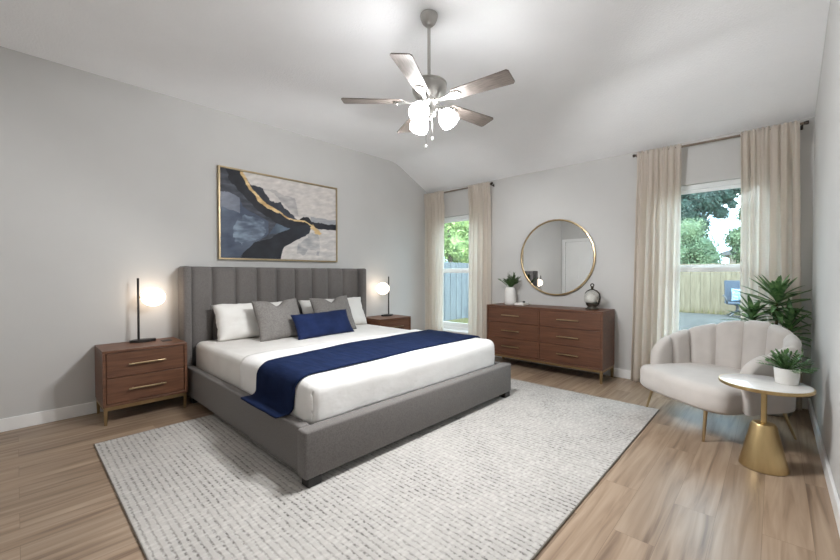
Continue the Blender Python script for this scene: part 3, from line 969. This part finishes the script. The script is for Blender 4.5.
GOLD = [(1.775, 2.44), (1.78, 2.40), (1.82, 2.34), (1.88, 2.24), (1.95, 2.17), (2.04, 2.09), (2.14, 2.05), (2.24, 2.0), (2.35, 1.95), (2.43, 1.94), (2.55, 1.94), (2.64, 1.90), (2.72, 1.86)]
P_DARK = [(1.4, 2.5)] + GOLD[:-1] + [(2.64, 1.79), (2.40, 1.67), (2.29, 1.59), (2.22, 1.40), (1.4, 1.4)]
P_BLACK = [(1.76, 1.40), (1.78, 1.48), (1.91, 1.62), (2.14, 1.70), (2.24, 1.79), (2.38, 1.85), (2.66, 1.91), (2.64, 1.79), (2.40, 1.67), (2.29, 1.59), (2.22, 1.40)]
P_JAG = [(1.80, 2.38), (1.90, 2.29), (1.98, 2.275), (2.06, 2.27), (2.08, 2.20), (2.14, 2.16), (2.24, 2.15), (2.28, 2.07), (2.34, 2.06), (2.41, 2.0), (2.45, 1.95), (2.24, 1.98), (2.04, 2.08), (1.88, 2.22)]
P_BAND = [(2.47, 1.945), (2.54, 2.0), (2.62, 1.995), (2.68, 1.94), (2.86, 1.935), (3.2, 1.93), (3.2, 1.855), (2.9, 1.855), (2.72, 1.87), (2.6, 1.90)]
P_BLUE = [(1.4, 2.15), (1.62, 2.17), (1.74, 2.13), (1.79, 2.03), (1.96, 1.94), (2.10, 1.87), (2.10, 1.74), (1.91, 1.61), (1.78, 1.47), (1.70, 1.40), (1.4, 1.40)]
P_TRI = [(2.10, 1.72), (2.19, 1.87), (2.37, 1.82), (2.24, 1.78)]
P_MID = [(1.66, 1.72), (1.72, 1.92), (1.92, 1.90), (2.06, 1.82), (1.96, 1.68), (1.78, 1.62)]
P_SMOKE = [(1.86, 2.36), (2.2, 2.26), (2.4, 2.22), (2.5, 2.0), (2.42, 1.98), (2.1, 2.28)]
P_GREY = [(2.45, 1.66), (2.62, 1.78), (2.75, 1.8), (2.78, 1.52), (2.68, 1.6), (2.5, 1.5)]


def inside(p, poly):
    x, y = p
    c = False
    j = len(poly) - 1
    for i in range(len(poly)):
        (xi, yi), (xj, yj) = poly[i], poly[j]
        if (yi > y) != (yj > y) and x < (xj - xi) * (y - yi) / (yj - yi) + xi: c = not c
        j = i
    return c


def dpoly(p, pl):
    P = Vector(p).to_2d() if len(p) == 3 else Vector(p)
    best = 9
    for a, b in zip(pl, pl[1:]):
        A, B = Vector(a), Vector(b)
        t = max(0, min(1, (P - A).dot(B - A) / (B - A).length_squared))
        best = min(best, (P - A - (B - A) * t).length)
    return best


def lerp(a, b, t): return tuple(a[i] + (b[i] - a[i]) * t for i in range(3))


def paint(y, z):
    n1, n2 = fbm((y, z, 0), 5, 4), fbm((y, z, 7), 5, 4)
    n3, n4 = fbm((y * 1.0, z * 3, 3), 6, 4), fbm((y, z, 11), 2.4, 4)
    a, b = y + .022 * n1, z + .022 * n2
    c = lerp((216, 211, 206), (190, 187, 186), max(0, min(1, .45 + .7 * n3)))
    if z > 1.98: c = lerp(c, (196, 189, 184), .45)
    if inside((y + .08 * n4, z + .07 * n1), P_SMOKE): c = lerp(c, (150, 148, 150), .55 + .3 * n3)
    if inside((y + .09 * n1, z + .09 * n2), P_GREY): c = lerp(c, (140, 142, 148), .45 + .4 * n3)
    if b < 2.0 and b > 1.93 and a > 2.66: c = lerp(c, (140, 144, 152), .7)
    if inside((a, b), P_DARK):
        c = lerp((52, 54, 62), (84, 88, 98), max(0, min(1, .5 + .8 * n3)))
        if dpoly((a, b), GOLD) < .16 + .06 * n4: c = lerp((30, 31, 36), (48, 50, 58), max(0, min(1, .5 + .7 * n1)))
    if inside((a, b), P_BLUE): c = lerp((70, 80, 98), (116, 126, 142), max(0, min(1, .5 + 1.0 * n4)))
    if inside((a, b), P_BLUE) and a < 1.75 and b > 1.98 + .05 * n4: c = lerp(c, (150, 152, 162), .55)
    if inside((y + .10 * n4 + .05 * n1, z + .10 * n1), P_MID): c = lerp(c, (134, 150, 166), max(0, min(1, .40 + .9 * n3 + .5 * n1)))
    if inside((a, b), P_BLACK): c = lerp((26, 28, 34), (50, 54, 64), max(0, min(1, .4 + .8 * n4)))
    if inside((a, b), P_TRI): c = lerp((100, 116, 132), (70, 82, 98), max(0, min(1, .5 + n1)))
    if inside((y + .05 * n1, z + .05 * n2), P_JAG): c = lerp((44, 47, 56), (86, 92, 104), max(0, min(1, .45 + 1.1 * n4)))
    if inside((a, b), P_BAND): c = lerp((24, 25, 29), (42, 44, 52), max(0, min(1, .5 + n1)))
    g = dpoly((a, b), GOLD)
    wd = .020 if b > 2.1 else (.017 if b > 2.0 else .009)
    if g < wd + .010 * n2: c = lerp((226, 200, 150), (188, 156, 106), max(0, min(1, .4 + 1.2 * n3)))
    d = math.hypot((y - 2.72 + .1 * n1) / .10, (z - 1.86 + .5 * (y - 2.72) + .09 * n2) / .045)
    if d < .75 + .8 * n3: c = lerp((222, 196, 148), (190, 158, 110), max(0, min(1, .4 + n1)))
    br_ = 1 + .07 * fbm((y * .7 + z * .5, z * 2.2 - y * .6, 21), 14, 3)
    return tuple(min(245, q * br_) for q in c)


bm = bmesh.new()
ly = bm.verts.layers.float_color.new('paint')
GY, GZn = 270, 180
y0_, y1_, z0_, z1_ = PY0 + fwid + .003, PY1 - fwid - .003, PZ0 + fwid + .003, PZ1 - fwid - .003
VV = grid(bm, [[(.034, y0_ + (y1_ - y0_) * i / GY, z0_ + (z1_ - z0_) * j / GZn) for j in range(GZn + 1)] for i in range(GY + 1)])
for row in VV:
    for v in row:
        v[ly] = C(*paint(v.co.y, v.co.z))
bd = bx(bm, .002, .0335, y0_, y1_, z0_, z1_)
for v in bm.verts:
    if v[ly][3] < .5: v[ly] = C(40, 40, 44)
m = bpy.data.materials.new('abstract painted canvas')
m.use_nodes = True
at = m.node_tree.nodes.new('ShaderNodeAttribute'); at.attribute_name = 'paint'
b_ = m.node_tree.nodes['Principled BSDF']; b_.inputs['Roughness'].default_value = .7
m.node_tree.links.new(at.outputs['Color'], b_.inputs['Base Color'])
nz_ = m.node_tree.nodes.new('ShaderNodeTexNoise'); nz_.inputs['Scale'].default_value = 60
bu_ = m.node_tree.nodes.new('ShaderNodeBump'); bu_.inputs['Strength'].default_value = .2; bu_.inputs['Distance'].default_value = .002
m.node_tree.links.new(nz_.outputs['Fac'], bu_.inputs['Height']); m.node_tree.links.new(bu_.outputs[0], b_.inputs['Normal'])
obj('canvas', bm, m, pt)

# ------------------------------------------------------------------ round mirror
mr_ = thing('round_mirror', 'large round wall mirror in a thin gold frame above the dresser', 'mirror', (2.33, D - .015, .96))
bm = bmesh.new()
RM = Matrix.Translation((2.33, D - .001, 1.475)) @ Matrix.Rotation(PI / 2, 4, 'X')
lathe(bm, [(.490, 0), (.512, 0), (.514, .02), (.512, .036), (.500, .038), (.496, .030), (.490, .028), (.490, 0)], n=96, M=RM)
obj('frame', bm, M_brass, mr_, smooth=True, angle=40)
bm = bmesh.new()
lathe(bm, [(0, .001), (.489, .001), (.489, .026), (0, .026)], n=96, M=RM)
obj('mirror_glass', bm, M_mirror, mr_)

# ------------------------------------------------------------------ things on the dresser
DT = dz1
TV = [(0, 0), (.066, 0), (.074, .006), (.076, .05), (.078, .15), (.074, .185), (.060, .215), (.046, .226), (.040, .222), (.040, .20), (0, .20)]
vs_ = thing('ceramic_vase', 'white ribbed ceramic vase of feathery greenery on the dresser', 'vase', (1.775, 4.74, DT))
bm = lathe(bmesh.new(), TV, n=48)
for v in bm.verts:
    r = math.hypot(v.co.x, v.co.y)
    if r > .05: v.co.x *= 1 + .02 * math.sin(v.co.z * 160); v.co.y *= 1 + .02 * math.sin(v.co.z * 160)
bmesh.ops.scale(bm, vec=(1.0, 1.0, 1.08), verts=bm.verts)
obj('vase_body', bm, M_ceramic, vs_, smooth=True, world=False)


def blade(bm, base, d, L, w, droop, n=6, fold=.25, clamp=None):
    d = Vector(d).normalized()
    side = d.cross(Vector((0, 0, 1)))
    if side.length < .05: side = Vector((1, 0, 0))
    side.normalize()
    prev = None
    for k in range(n + 1):
        t = k / n
        c = Vector(base) + d * L * t - Vector((0, 0, 1)) * droop * L * t * t
        ww = w * (math.sin(PI * min(1, .12 + t * .88)) ** .75) if k < n else 0.0
        if k == 0: ww = w * .35
        nrm = side.cross(d).normalized()
        pts = [c - side * ww / 2, c + nrm * (-fold * ww * .5), c + side * ww / 2]
        if clamp: pts = [clamp(p) for p in pts]
        cur = [bm.verts.new(p) for p in pts]
        if prev:
            bm.faces.new((prev[0], prev[1], cur[1], cur[0])); bm.faces.new((prev[1], prev[2], cur[2], cur[1]))
        prev = cur


rnd = random.Random(21)
bm = bmesh.new()
for k in range(34):
    a = rnd.uniform(0, 2 * PI)
    el = rnd.uniform(.75, 1.5)
    d = Vector((math.cos(a) * math.cos(el), math.sin(a) * math.cos(el), math.sin(el)))
    L = rnd.uniform(.15, .25)
    base = Vector((rnd.uniform(-.02, .02), rnd.uniform(-.02, .02), .222))
    dr = rnd.uniform(.05, .3)
    for q in range(9):
        t = .25 + .75 * q / 8
        c = base + d * L * t - Vector((0, 0, dr * L * t * t))
        for s in (-1, 1):
            sd = d.cross(Vector((0, 0, 1))).normalized() * s
            blade(bm, c, d * .9 + sd * .7 + Vector((0, 0, .2)), rnd.uniform(.035, .06), .011, .2, n=3)
    blade(bm, base, d, L, .007, dr, n=5)
obj('foliage', bm, M_leaf3, vs_, smooth=True, world=False)
bk = tag(obj('white_book', box(1.862, 2.00, 4.70, 4.86, DT, DT + .03, bev=.003), M_book), 'slim white book lying right of the vase on the dresser', 'book')
bkd = tag(obj('decorative_bead', lathe(bmesh.new(), [(math.sin(PI * k / 10) * .02, .02 * .6 - math.cos(PI * k / 10) * .02 * .6) for k in range(11)], n=16), M_glassdark, None, smooth=True), 'small dark pebble on the white book', 'ornament')
bkd.location = (1.955, 4.80, DT + .03)

orn = thing('glass_cloche', 'small glass dome ornament over a white ball on a dark base', 'ornament', (2.875, 4.76, DT))
obj('base', lathe(bmesh.new(), [(0, 0), (.075, 0), (.078, .012), (.055, .022), (.05, .035), (.068, .058), (.074, .078), (.070, .084), (.05, .07), (0, .06)], n=32), M_glassdark, orn, smooth=True, world=False)
obj('ball', lathe(bmesh.new(), [(math.sin(PI * k / 16) * .068, .128 - math.cos(PI * k / 16) * .068) for k in range(17)], -.008, -.01, n=32), M_ceramic, orn, smooth=True, world=False)
obj('dome', lathe(bmesh.new(), [(.082, .080), (.088, .11), (.092, .15), (.086, .185), (.066, .212), (.036, .230), (.012, .236), (0, .236)], n=40), M_dome, orn, smooth=True, world=False)
obj('bracket_arm', tube(bmesh.new(), [(.055, .0, .05), (.078, .0, .09), (.088, .0, .14), (.082, .0, .19), (.055, .0, .222), (.012, .0, .24)], [.012, .013, .011, .009, .008, .008], n=10), M_glassdark, orn, smooth=True, world=False)
obj('bracket_arm', tube(bmesh.new(), [(-.084, 0, .19), (-.06, 0, .219), (-.012, 0, .24)], [.004, .006, .008], n=10), M_glassdark, orn, smooth=True, world=False)
fin = lathe(bmesh.new(), [(0, .232), (.02, .234), (.012, .25), (.018, .262), (.012, .272), (0, .274)], n=20)
tube(fin, [(.018 * math.cos(a), 0, .290 + .018 * math.sin(a)) for a in [2 * PI * k / 20 for k in range(20)]], .007, n=8, closed=True)
obj('finial', fin, M_glassdark, orn, smooth=True, world=False)

# ------------------------------------------------------------------ ceiling fan
FX, FY = 2.708, 1.990
fan = thing('ceiling_fan', 'brushed nickel five-blade ceiling fan with three lit shades', 'ceiling fan', (FX, FY, H))
fw_ = dict(parent=fan, smooth=True, world=False)
obj('canopy', lathe(bmesh.new(), [(0, 0), (.060, 0), (.062, -.010), (.058, -.028), (.046, -.056), (.028, -.074), (.018, -.077), (0, -.077)], n=32), M_nickel, angle=50, **fw_)
obj('downrod', tube(bmesh.new(), [(0, 0, -.07), (0, 0, -.46)], .0115, n=16), M_nickel, angle=50, **fw_)
obj('motor_housing', lathe(bmesh.new(), [(0, -.43), (.022, -.43), (.024, -.455), (.075, -.462), (.118, -.472), (.124, -.480), (.118, -.490), (.122, -.496), (.116, -.535), (.096, -.572), (.074, -.590), (.070, -.600), (0, -.600)], n=48), M_nickel, angle=50, **fw_)
obj('switch_housing', lathe(bmesh.new(), [(0, -.600), (.060, -.600), (.064, -.612), (.050, -.625), (.044, -.665), (.050, -.680), (.046, -.700), (.020, -.712), (.012, -.730), (0, -.732)], n=36), M_nickel, angle=50, **fw_)
ZB = -.600
for k in range(5):
    az = math.radians(8.5 + 72 * k)
    Mz = Matrix.Rotation(az, 4, 'Z')
    Mt = Mz @ Matrix.Translation((0, 0, ZB)) @ Matrix.Rotation(math.radians(-11), 4, 'X')
    bm = bmesh.new()
    out = []
    r1, r2, w1, w2 = .175, .602, .050, .066
    for a in [PI / 2 + PI * q / 8 for q in range(9)]:
        out.append((r1 + .035 + .035 * math.cos(a) * 1.0, w1 * math.sin(a)))
    out += [(r2 - .012, -w2), (r2, -w2 + .012), (r2, w2 - .012), (r2 - .012, w2)]
    prism(bm, out, 'z', -.004, .004)
    b = obj('blade', bm, M_blade, fan, world=False)
    # parts keep the blade's own frame so the grain runs along it
    b.matrix_local = Mt
    bm = bmesh.new()
    prism(bm, [(.05, -.016), (.14, -.014), (.19, -.034), (.235, -.030), (.25, 0), (.235, .030), (.19, .034), (.14, .014), (.05, .016)], 'z', -.012, -.0045)
    tube(bm, [(.215 + .016 * math.cos(a), .026 * math.sin(a), -.014) for a in [PI * q / 10 - PI / 2 for q in range(11)]], .004, n=6)
    br = obj('blade_bracket', bm, M_nickel, None, world=False)
    br.parent = b
for k in range(3):
    # arms: one to the camera's right, two to the left (near and far)
    base_az = math.atan2(rt.y, rt.x) + 2 * PI * k / 3
    ax = Vector((math.cos(base_az), math.sin(base_az), 0))
    p0, p1 = ax * .04 + Vector((0, 0, -.655)), ax * .088 + Vector((0, 0, -.662))
    bm = tube(bmesh.new(), [p0, (p0 + p1) / 2 + Vector((0, 0, .008)), p1], .010, n=10)
    arm = obj('light_arm', bm, M_nickel, fan, smooth=True, world=False)
    dirv = (ax * .62 + Vector((0, 0, -.78))).normalized()
    q = dirv.to_track_quat('Z', 'Y').to_matrix().to_4x4()
    bm = lathe(bmesh.new(), [(0, -.012), (.022, -.012), (.024, .012), (0, .012)], n=20, M=Matrix.Translation(p1) @ q)
    obj('socket', bm, M_nickel, arm, smooth=True, world=False, angle=40)
    bm = lathe(bmesh.new(), [(.024, .008), (.042, .018), (.058, .042), (.067, .072), (.067, .098), (.058, .118), (.034, .128), (0, .131)], n=28, M=Matrix.Translation(p1) @ q)
    tag(obj('lamp_shade', bm, M_shade, arm, smooth=True, world=False), 'glowing white glass shade')
    ld = bpy.data.lights.new('fan_bulb', 'SPOT')     # the bulb's light leaving the open mouth of the shade
    ld.energy, ld.spot_size, ld.spot_blend, ld.shadow_soft_size = BULB_POWER, math.radians(172), .25, .05
    ld.color = (.975, .99, 1.0)
    lo = bpy.data.objects.new('fan_bulb', ld)
    COL.objects.link(lo)
    lo.location = Vector((FX, FY, H)) + p1 + dirv * .185
    lo.rotation_euler = dirv.to_track_quat('-Z', 'Y').to_euler()
for dx_, dy_, zl in ((-.020, -.008, -.905), (.020, .012, -.855)):
    bm = bmesh.new()
    n_ = 40
    tube(bm, [(dx_, dy_, -.69), (dx_, dy_, zl)], .0016, n=6)
    ch = obj('pull_chain', bm, M_nickel, fan, smooth=True, world=False)
    obj('pull_knob', lathe(bmesh.new(), [(0, zl + .012), (.005, zl + .008), (.008, zl - .008), (.005, zl - .018), (0, zl - .02)], dx_, dy_, n=12), M_plate, ch, smooth=True, world=False)

# ------------------------------------------------------------------ curtains and rods
YR = 4.885


def rod(label, x0, x1, z):
    t = thing('curtain_rod', label, 'curtain rod', ((x0 + x1) / 2, YR, z), group=None)
    obj('pole', tube(bmesh.new(), [(x0, YR, z), (x1, YR, z)], .011, n=14), M_rod, t, smooth=True, angle=40)
    for x, s in ((x0, -1), (x1, 1)):
        bm = lathe(bmesh.new(), [(0, -.004), (.013, -.004), (.014, .006), (.017, .012), (.017, .026), (.013, .030), (0, .031)], n=20,
                   M=Matrix.Translation((x, YR, z)) @ Matrix.Rotation(s * PI / 2, 4, 'Y'))
        obj('finial', bm, M_bronze, t, smooth=True, angle=40)
        xx = x - s * .012
        bm = bmesh.new()
        bx(bm, xx - .006, xx + .006, YR, D - .002, z - .02, z - .008)
        bx(bm, xx - .009, xx + .009, D - .006, D - .001, z - .03, z + .012, bev=.002)
        obj('bracket', bm, M_bronze, t)
    return t


rod('short bronze curtain rod over the narrow window in the corner', .045, 1.365, 2.612)
rod('long bronze curtain rod over the window behind the armchair', 3.305, 4.665, 2.612)


def curtain(label, xt0, xt1, xb0, xb1, folds, seed, ztop=2.636, amp=.030):
    rnd = random.Random(seed)
    nu, nvv = folds * 14, 60
    ph = [rnd.uniform(-.5, .5) for _ in range(folds + 2)]
    am = [rnd.uniform(.7, 1.2) for _ in range(folds + 2)]
    rows = []
    for j in range(nvv + 1):
        t = j / nvv
        t2 = t ** 1.15
        row = []
        for i in range(nu + 1):
            u = i / nu
            fpos = folds * (u + (.035 * math.sin(2 * PI * u * 1.3 + seed) - .035 * math.sin(seed)) * (1 - u)) if u < 1 else folds * 1.0
            fpos = max(0.0, min(folds, fpos))
            k = int(fpos)
            a = am[k] * (1 - (fpos - k)) + am[k + 1] * (fpos - k)
            p = ph[k] * (1 - (fpos - k)) + ph[k + 1] * (fpos - k)
            x = (xt0 + (xt1 - xt0) * u) * (1 - t) + (xb0 + (xb1 - xb0) * u) * t
            top = min(1, (t / .035))
            ampl = amp * a * (.70 + .30 * min(1, t / .25)) * (.9 + .25 * t)
            if t < .05: ampl = .009 + (ampl - .009) * (t / .05) ** 1.2
            y = YR + ampl * math.sin(2 * PI * fpos + p * (1 + t)) + .006 * math.sin(2 * PI * fpos * 2.3 + seed + t * 3)
            if t < .10: y -= .024 * min(1, (1 - t / .10) * 2)
            x += .010 * math.cos(2 * PI * fpos + p) * t + .004 * fbm((u * 5, t * 3, seed), 1)
            z = ztop - (ztop - .012) * t
            if j == 0: z += .008 * math.sin(2 * PI * fpos * 2)
            y = min(max(y, 4.83), D - .035)
            row.append((min(x, W - .02) if x > 2 else max(x, .012), y, z))
        rows.append(row)
    bm = bmesh.new()
    grid(bm, rows)
    c = Vector(((xb0 + xb1) / 2, YR, 0))
    bmesh.ops.translate(bm, vec=-c, verts=bm.verts)
    o = obj('curtain', bm, M_curtain, None, smooth=True)
    o.location = c
    tag(o, label, 'curtain', 'linen curtain panels')
    md = o.modifiers.new('thickness', 'SOLIDIFY'); md.thickness = .0015
    return o


curtain('beige linen curtain panel in the room corner, left side of the narrow window', .03, .475, .03, .455, 6, 3)
curtain('beige linen curtain panel between the narrow window and the dresser', .965, 1.355, .93, 1.36, 5, 5)
curtain('beige linen curtain panel between the dresser and the armchair', 3.325, 3.745, 3.265, 3.715, 6, 8)
curtain('beige linen curtain panel by the right wall, behind the tall plant', 4.225, 4.635, 4.235, 4.665, 6, 11)

# ------------------------------------------------------------------ accent chair
ang = math.atan2(-.605, .796)
ch_ = thing('accent_chair', 'curved light grey channel-back velvet armchair with brass legs', 'armchair', (3.975, 3.745, 0), ang)
RX, RYY, BB = .42, .285, .36
path = []
for k in range(13): path.append(Vector((RX, .03 + (BB - .03) * k / 12)))
for k in range(1, 48):
    a = PI * k / 48
    path.append(Vector((RX * math.cos(a), BB + RYY * math.sin(a))))
for k in range(13): path.append(Vector((-RX, BB - (BB - .03) * k / 12)))
acc = [0.0]
for a, b in zip(path, path[1:]): acc.append(acc[-1] + (b - a).length)
LT = acc[-1]


def at_s(s):
    s = max(0, min(LT, s))
    for i in range(len(acc) - 1):
        if s <= acc[i + 1] or i == len(acc) - 2:
            t = (s - acc[i]) / (acc[i + 1] - acc[i])
            p = path[i].lerp(path[i + 1], t)
            d = (path[min(i + 2, len(path) - 1)] - path[max(i - 1, 0)]).normalized()
            return p, Vector((d.y, -d.x))       # outward normal


def smooth01(x):
    x = max(0, min(1, x)); return x * x * (3 - 2 * x)


NC = 9
ns_, TH = NC * 12, .068
rows = []
for i in range(ns_ + 1):
    s = LT * i / ns_
    p, nrm = at_s(s)
    e = min(s, LT - s)
    h = .645 + .20 * smooth01(e / (LT / 2)) - .17 * (1 - math.sqrt(max(0, 1 - (1 - min(e / .20, 1)) ** 2)))
    fr = (s / LT * NC) % 1.0
    bul = .034 * (1 - abs(2 * fr - 1) ** 5) - .012
    endt = min(1, e / .03)
    th = TH * (.55 + .45 * math.sqrt(max(0, 1 - (1 - endt) ** 2)))
    row = []
    rad = th / 2
    flare = lambda z: .035 * ((z - .25) / .55) ** 1.4 * smooth01(e / .25) if z > .25 else 0
    for z in (.255, .30, .36, .42, .48, .54, .60, .66):
        zz = .255 + (z - .255) / (.66 - .255) * (h - rad - .255)
        row.append((p + nrm * (flare(zz) + rad), zz))
    for q in range(1, 10):
        a = PI * q / 10
        f = (1 - math.cos(a)) / 2
        row.append((p + nrm * (flare(h) + rad * math.cos(a) - bul * f * math.sin(a / 2) ** 2), h - rad + rad * math.sin(a) + .010 * (bul / .02) * math.sin(a)))
    for z in (.66, .60, .54, .48, .42, .36, .30):
        zz = .255 + (z - .255) / (.66 - .255) * (h - rad - .255)
        row.append((p + nrm * (flare(zz) - rad - bul), zz))
    rows.append([(q.x, q.y, z) for q, z in row])
bm = bmesh.new()
V = grid(bm, rows)
for r_ in (V[0], V[-1]):
    bm.faces.new(r_)
obj('backrest', bm, M_boucle, ch_, smooth=True, world=False, angle=60)
# seat: rounded, its front swelling forward of the arms
out = []
for k in range(25):
    a = PI * k / 24
    out.append((.405 * math.cos(a), BB + .27 * math.sin(a)))
out += [(-.408, .25), (-.411, .14), (-.414, .04), (-.416, -.03)]
for k in range(1, 20):
    a = PI + PI * k / 20
    out.append((.416 * (abs(math.cos(a)) ** .6) * (1 if math.cos(a) > 0 else -1), -.05 - .13 * abs(math.sin(a)) ** .8))
out += [(.416, -.03), (.414, .04), (.411, .14), (.408, .25)]
cx_, cyy = 0, .2


def ring(off, z):
    c = Vector((0, .22))
    res = []
    for q in out:
        d = Vector(q) - c
        p = c + d * (1 - off / .40)
        res.append((p.x, p.y, z))
    return res


bm = bmesh.new()
RR = [ring(.045, .235), ring(.015, .245), ring(.0, .268), ring(0, .32), ring(0, .375), ring(.006, .402), ring(.022, .422), ring(.05, .432), ring(.10, .437)]
VR = [[bm.verts.new(p) for p in r] for r in RR]
for A, B in zip(VR, VR[1:]):
    n = len(A)
    for i in range(n): bm.faces.new((A[i], A[(i + 1) % n], B[(i + 1) % n], B[i]))
cv = bm.verts.new((0, .2, .444))
for i in range(len(VR[-1])): bm.faces.new((VR[-1][i], VR[-1][(i + 1) % len(VR[-1])], cv))
bv = bm.verts.new((0, .2, .232))
for i in range(len(VR[0])): bm.faces.new((bv, VR[0][(i + 1) % len(VR[0])], VR[0][i]))
obj('seat', bm, M_boucle, ch_, smooth=True, world=False)
for (xa, ya), (xb, yb), zb in (((-.39, .03), (-.44, .0), RZ), ((.245, -.09), (.255, -.12), 0), ((.28, .54), (.34, .60), 0), ((-.28, .54), (-.34, .60), 0)):
    bm = tube(bmesh.new(), [(xb, yb, zb), (xa, ya, .25)], [.0085, .0145], n=14)
    tag(obj('leg', bm, M_brass, ch_, smooth=True, world=False, angle=50), 'slim brass leg')

# ------------------------------------------------------------------ side table with its plant
TX, TY, TZ = 4.440, 3.305, .548
st = thing('side_table', 'round marble-topped side table on a gold cone pedestal', 'side table', (TX, TY, 0))
sw = dict(parent=st, smooth=True, world=False, angle=40)
obj('pedestal', lathe(bmesh.new(), [(0, 0), (.120, 0), (.124, .004), (.123, .012), (.066, .270), (.058, .285), (.050, .288), (0, .288)], n=56), M_brass_table, **sw)
obj('stem', lathe(bmesh.new(), [(0, .286), (.0155, .286), (.0155, TZ - .022), (0, TZ - .022)], n=20), M_brass_table, **sw)
obj('rim', lathe(bmesh.new(), [(.20, TZ - .022), (.229, TZ - .022), (.233, TZ - .018), (.233, TZ - .004), (.229, TZ - .001), (.225, TZ - .001), (.225, TZ - .010), (.20, TZ - .010), (.20, TZ - .022)], n=72), M_brass_table, **sw)
obj('tabletop', lathe(bmesh.new(), [(0, TZ - .021), (.199, TZ - .021), (.199, TZ - .009), (.2245, TZ - .009), (.2245, TZ - .001), (.222, TZ), (0, TZ)], n=72), M_marble, **sw)

pp = thing('potted_plant', 'small leafy plant in a white pot on the round side table', 'potted plant', (4.545, 3.375, TZ))
obj('pot', lathe(bmesh.new(), [(0, 0), (.050, 0), (.056, .006), (.062, .09), (.063, .098), (.059, .100), (.056, .094), (.054, .082), (0, .082)], n=40), M_ceramic, pp, smooth=True, world=False, angle=50)
obj('soil', lathe(bmesh.new(), [(0, .089), (.03, .088), (.0555, .084), (0, .0825)], n=24), M_soil, pp, smooth=True, world=False)
rnd = random.Random(5)
bm = bmesh.new()
bst = bmesh.new()
for k in range(34):
    a = 2 * PI * k / 13.3 + rnd.uniform(-.2, .2)
    el = rnd.uniform(.2, 1.45)
    d = Vector((math.cos(a) * math.cos(el), math.sin(a) * math.cos(el), math.sin(el)))
    L = rnd.uniform(.09, .135)
    base = Vector((math.cos(a) * .012, math.sin(a) * .012, .086))
    tube(bst, [base, base + d * L * .5, base + d * L - Vector((0, 0, .02))], [.002, .0018, .001], n=5)
    for q in range(6):
        t = .3 + .7 * q / 5
        c = base + d * L * t - Vector((0, 0, .02 * t * t))
        for s in (-1, 1):
            sd = d.cross(Vector((0, 0, 1))).normalized() * s
            blade(bm, c, d * .7 + sd * .8 + Vector((0, 0, .25)), rnd.uniform(.022, .036), .013, .2, n=4)
    blade(bm, base + d * L * .9, d, .045, .016, .25, n=4)
fo = obj('foliage', bm, M_leaf2, pp, smooth=True, world=False)
obj('stem', bst, M_leaf2, fo, smooth=True, world=False)

# tall plant in the corner behind the armchair
PX, PYc = 4.49, 4.655
tp = thing('tall_potted_plant', 'tall spiky-leaved dark green plant behind the armchair by the curtain', 'potted plant', (PX, PYc, 0))
obj('planter', lathe(bmesh.new(), [(0, 0), (.105, 0), (.115, .01), (.140, .33), (.142, .345), (.134, .348), (.130, .335), (.128, .31), (0, .31)], n=44), M_planter, tp, smooth=True, world=False, angle=50)
obj('soil', lathe(bmesh.new(), [(0, .325), (.1, .322), (.1285, .316), (0, .3105)], n=28), M_soil, tp, smooth=True, world=False)
rnd = random.Random(9)


def clampc(p):
    return Vector((min(p.x, W - .02 - PX), min(p.y, 4.815 - PYc), p.z))


for sx_, sy_, hh, n_, Lm in ((.01, .02, 1.06, 44, .36), (-.15, .0, .90, 32, .29), (.10, -.03, .84, 28, .30), (-.02, .05, .66, 22, .32)):
    bm = tube(bmesh.new(), [(sx_ * .3, sy_ * .3, .312), (sx_ * .7, sy_ * .7, .3 + (hh - .3) * .5), (sx_, sy_, hh)], [.014, .012, .008], n=9)
    stm = obj('stem', bm, M_stem, tp, smooth=True, world=False)
    bm = bmesh.new()
    for k in range(n_):
        t = k / n_
        a = k * 2.399 + rnd.uniform(-.25, .25)
        el = -.15 + 1.45 * t + rnd.uniform(-.12, .12)
        d = Vector((math.cos(a) * math.cos(el), math.sin(a) * math.cos(el), math.sin(el)))
        L = Lm * (rnd.uniform(.8, 1.05)) * (1.0 if t < .75 else .85)
        blade(bm, (sx_ * .98, sy_ * .98, hh - .16 * (1 - t)), d, L, .042, rnd.uniform(.10, .38), n=8, fold=.5, clamp=clampc)
    tag(obj('foliage', bm, M_leaf, stm, smooth=True, world=False))
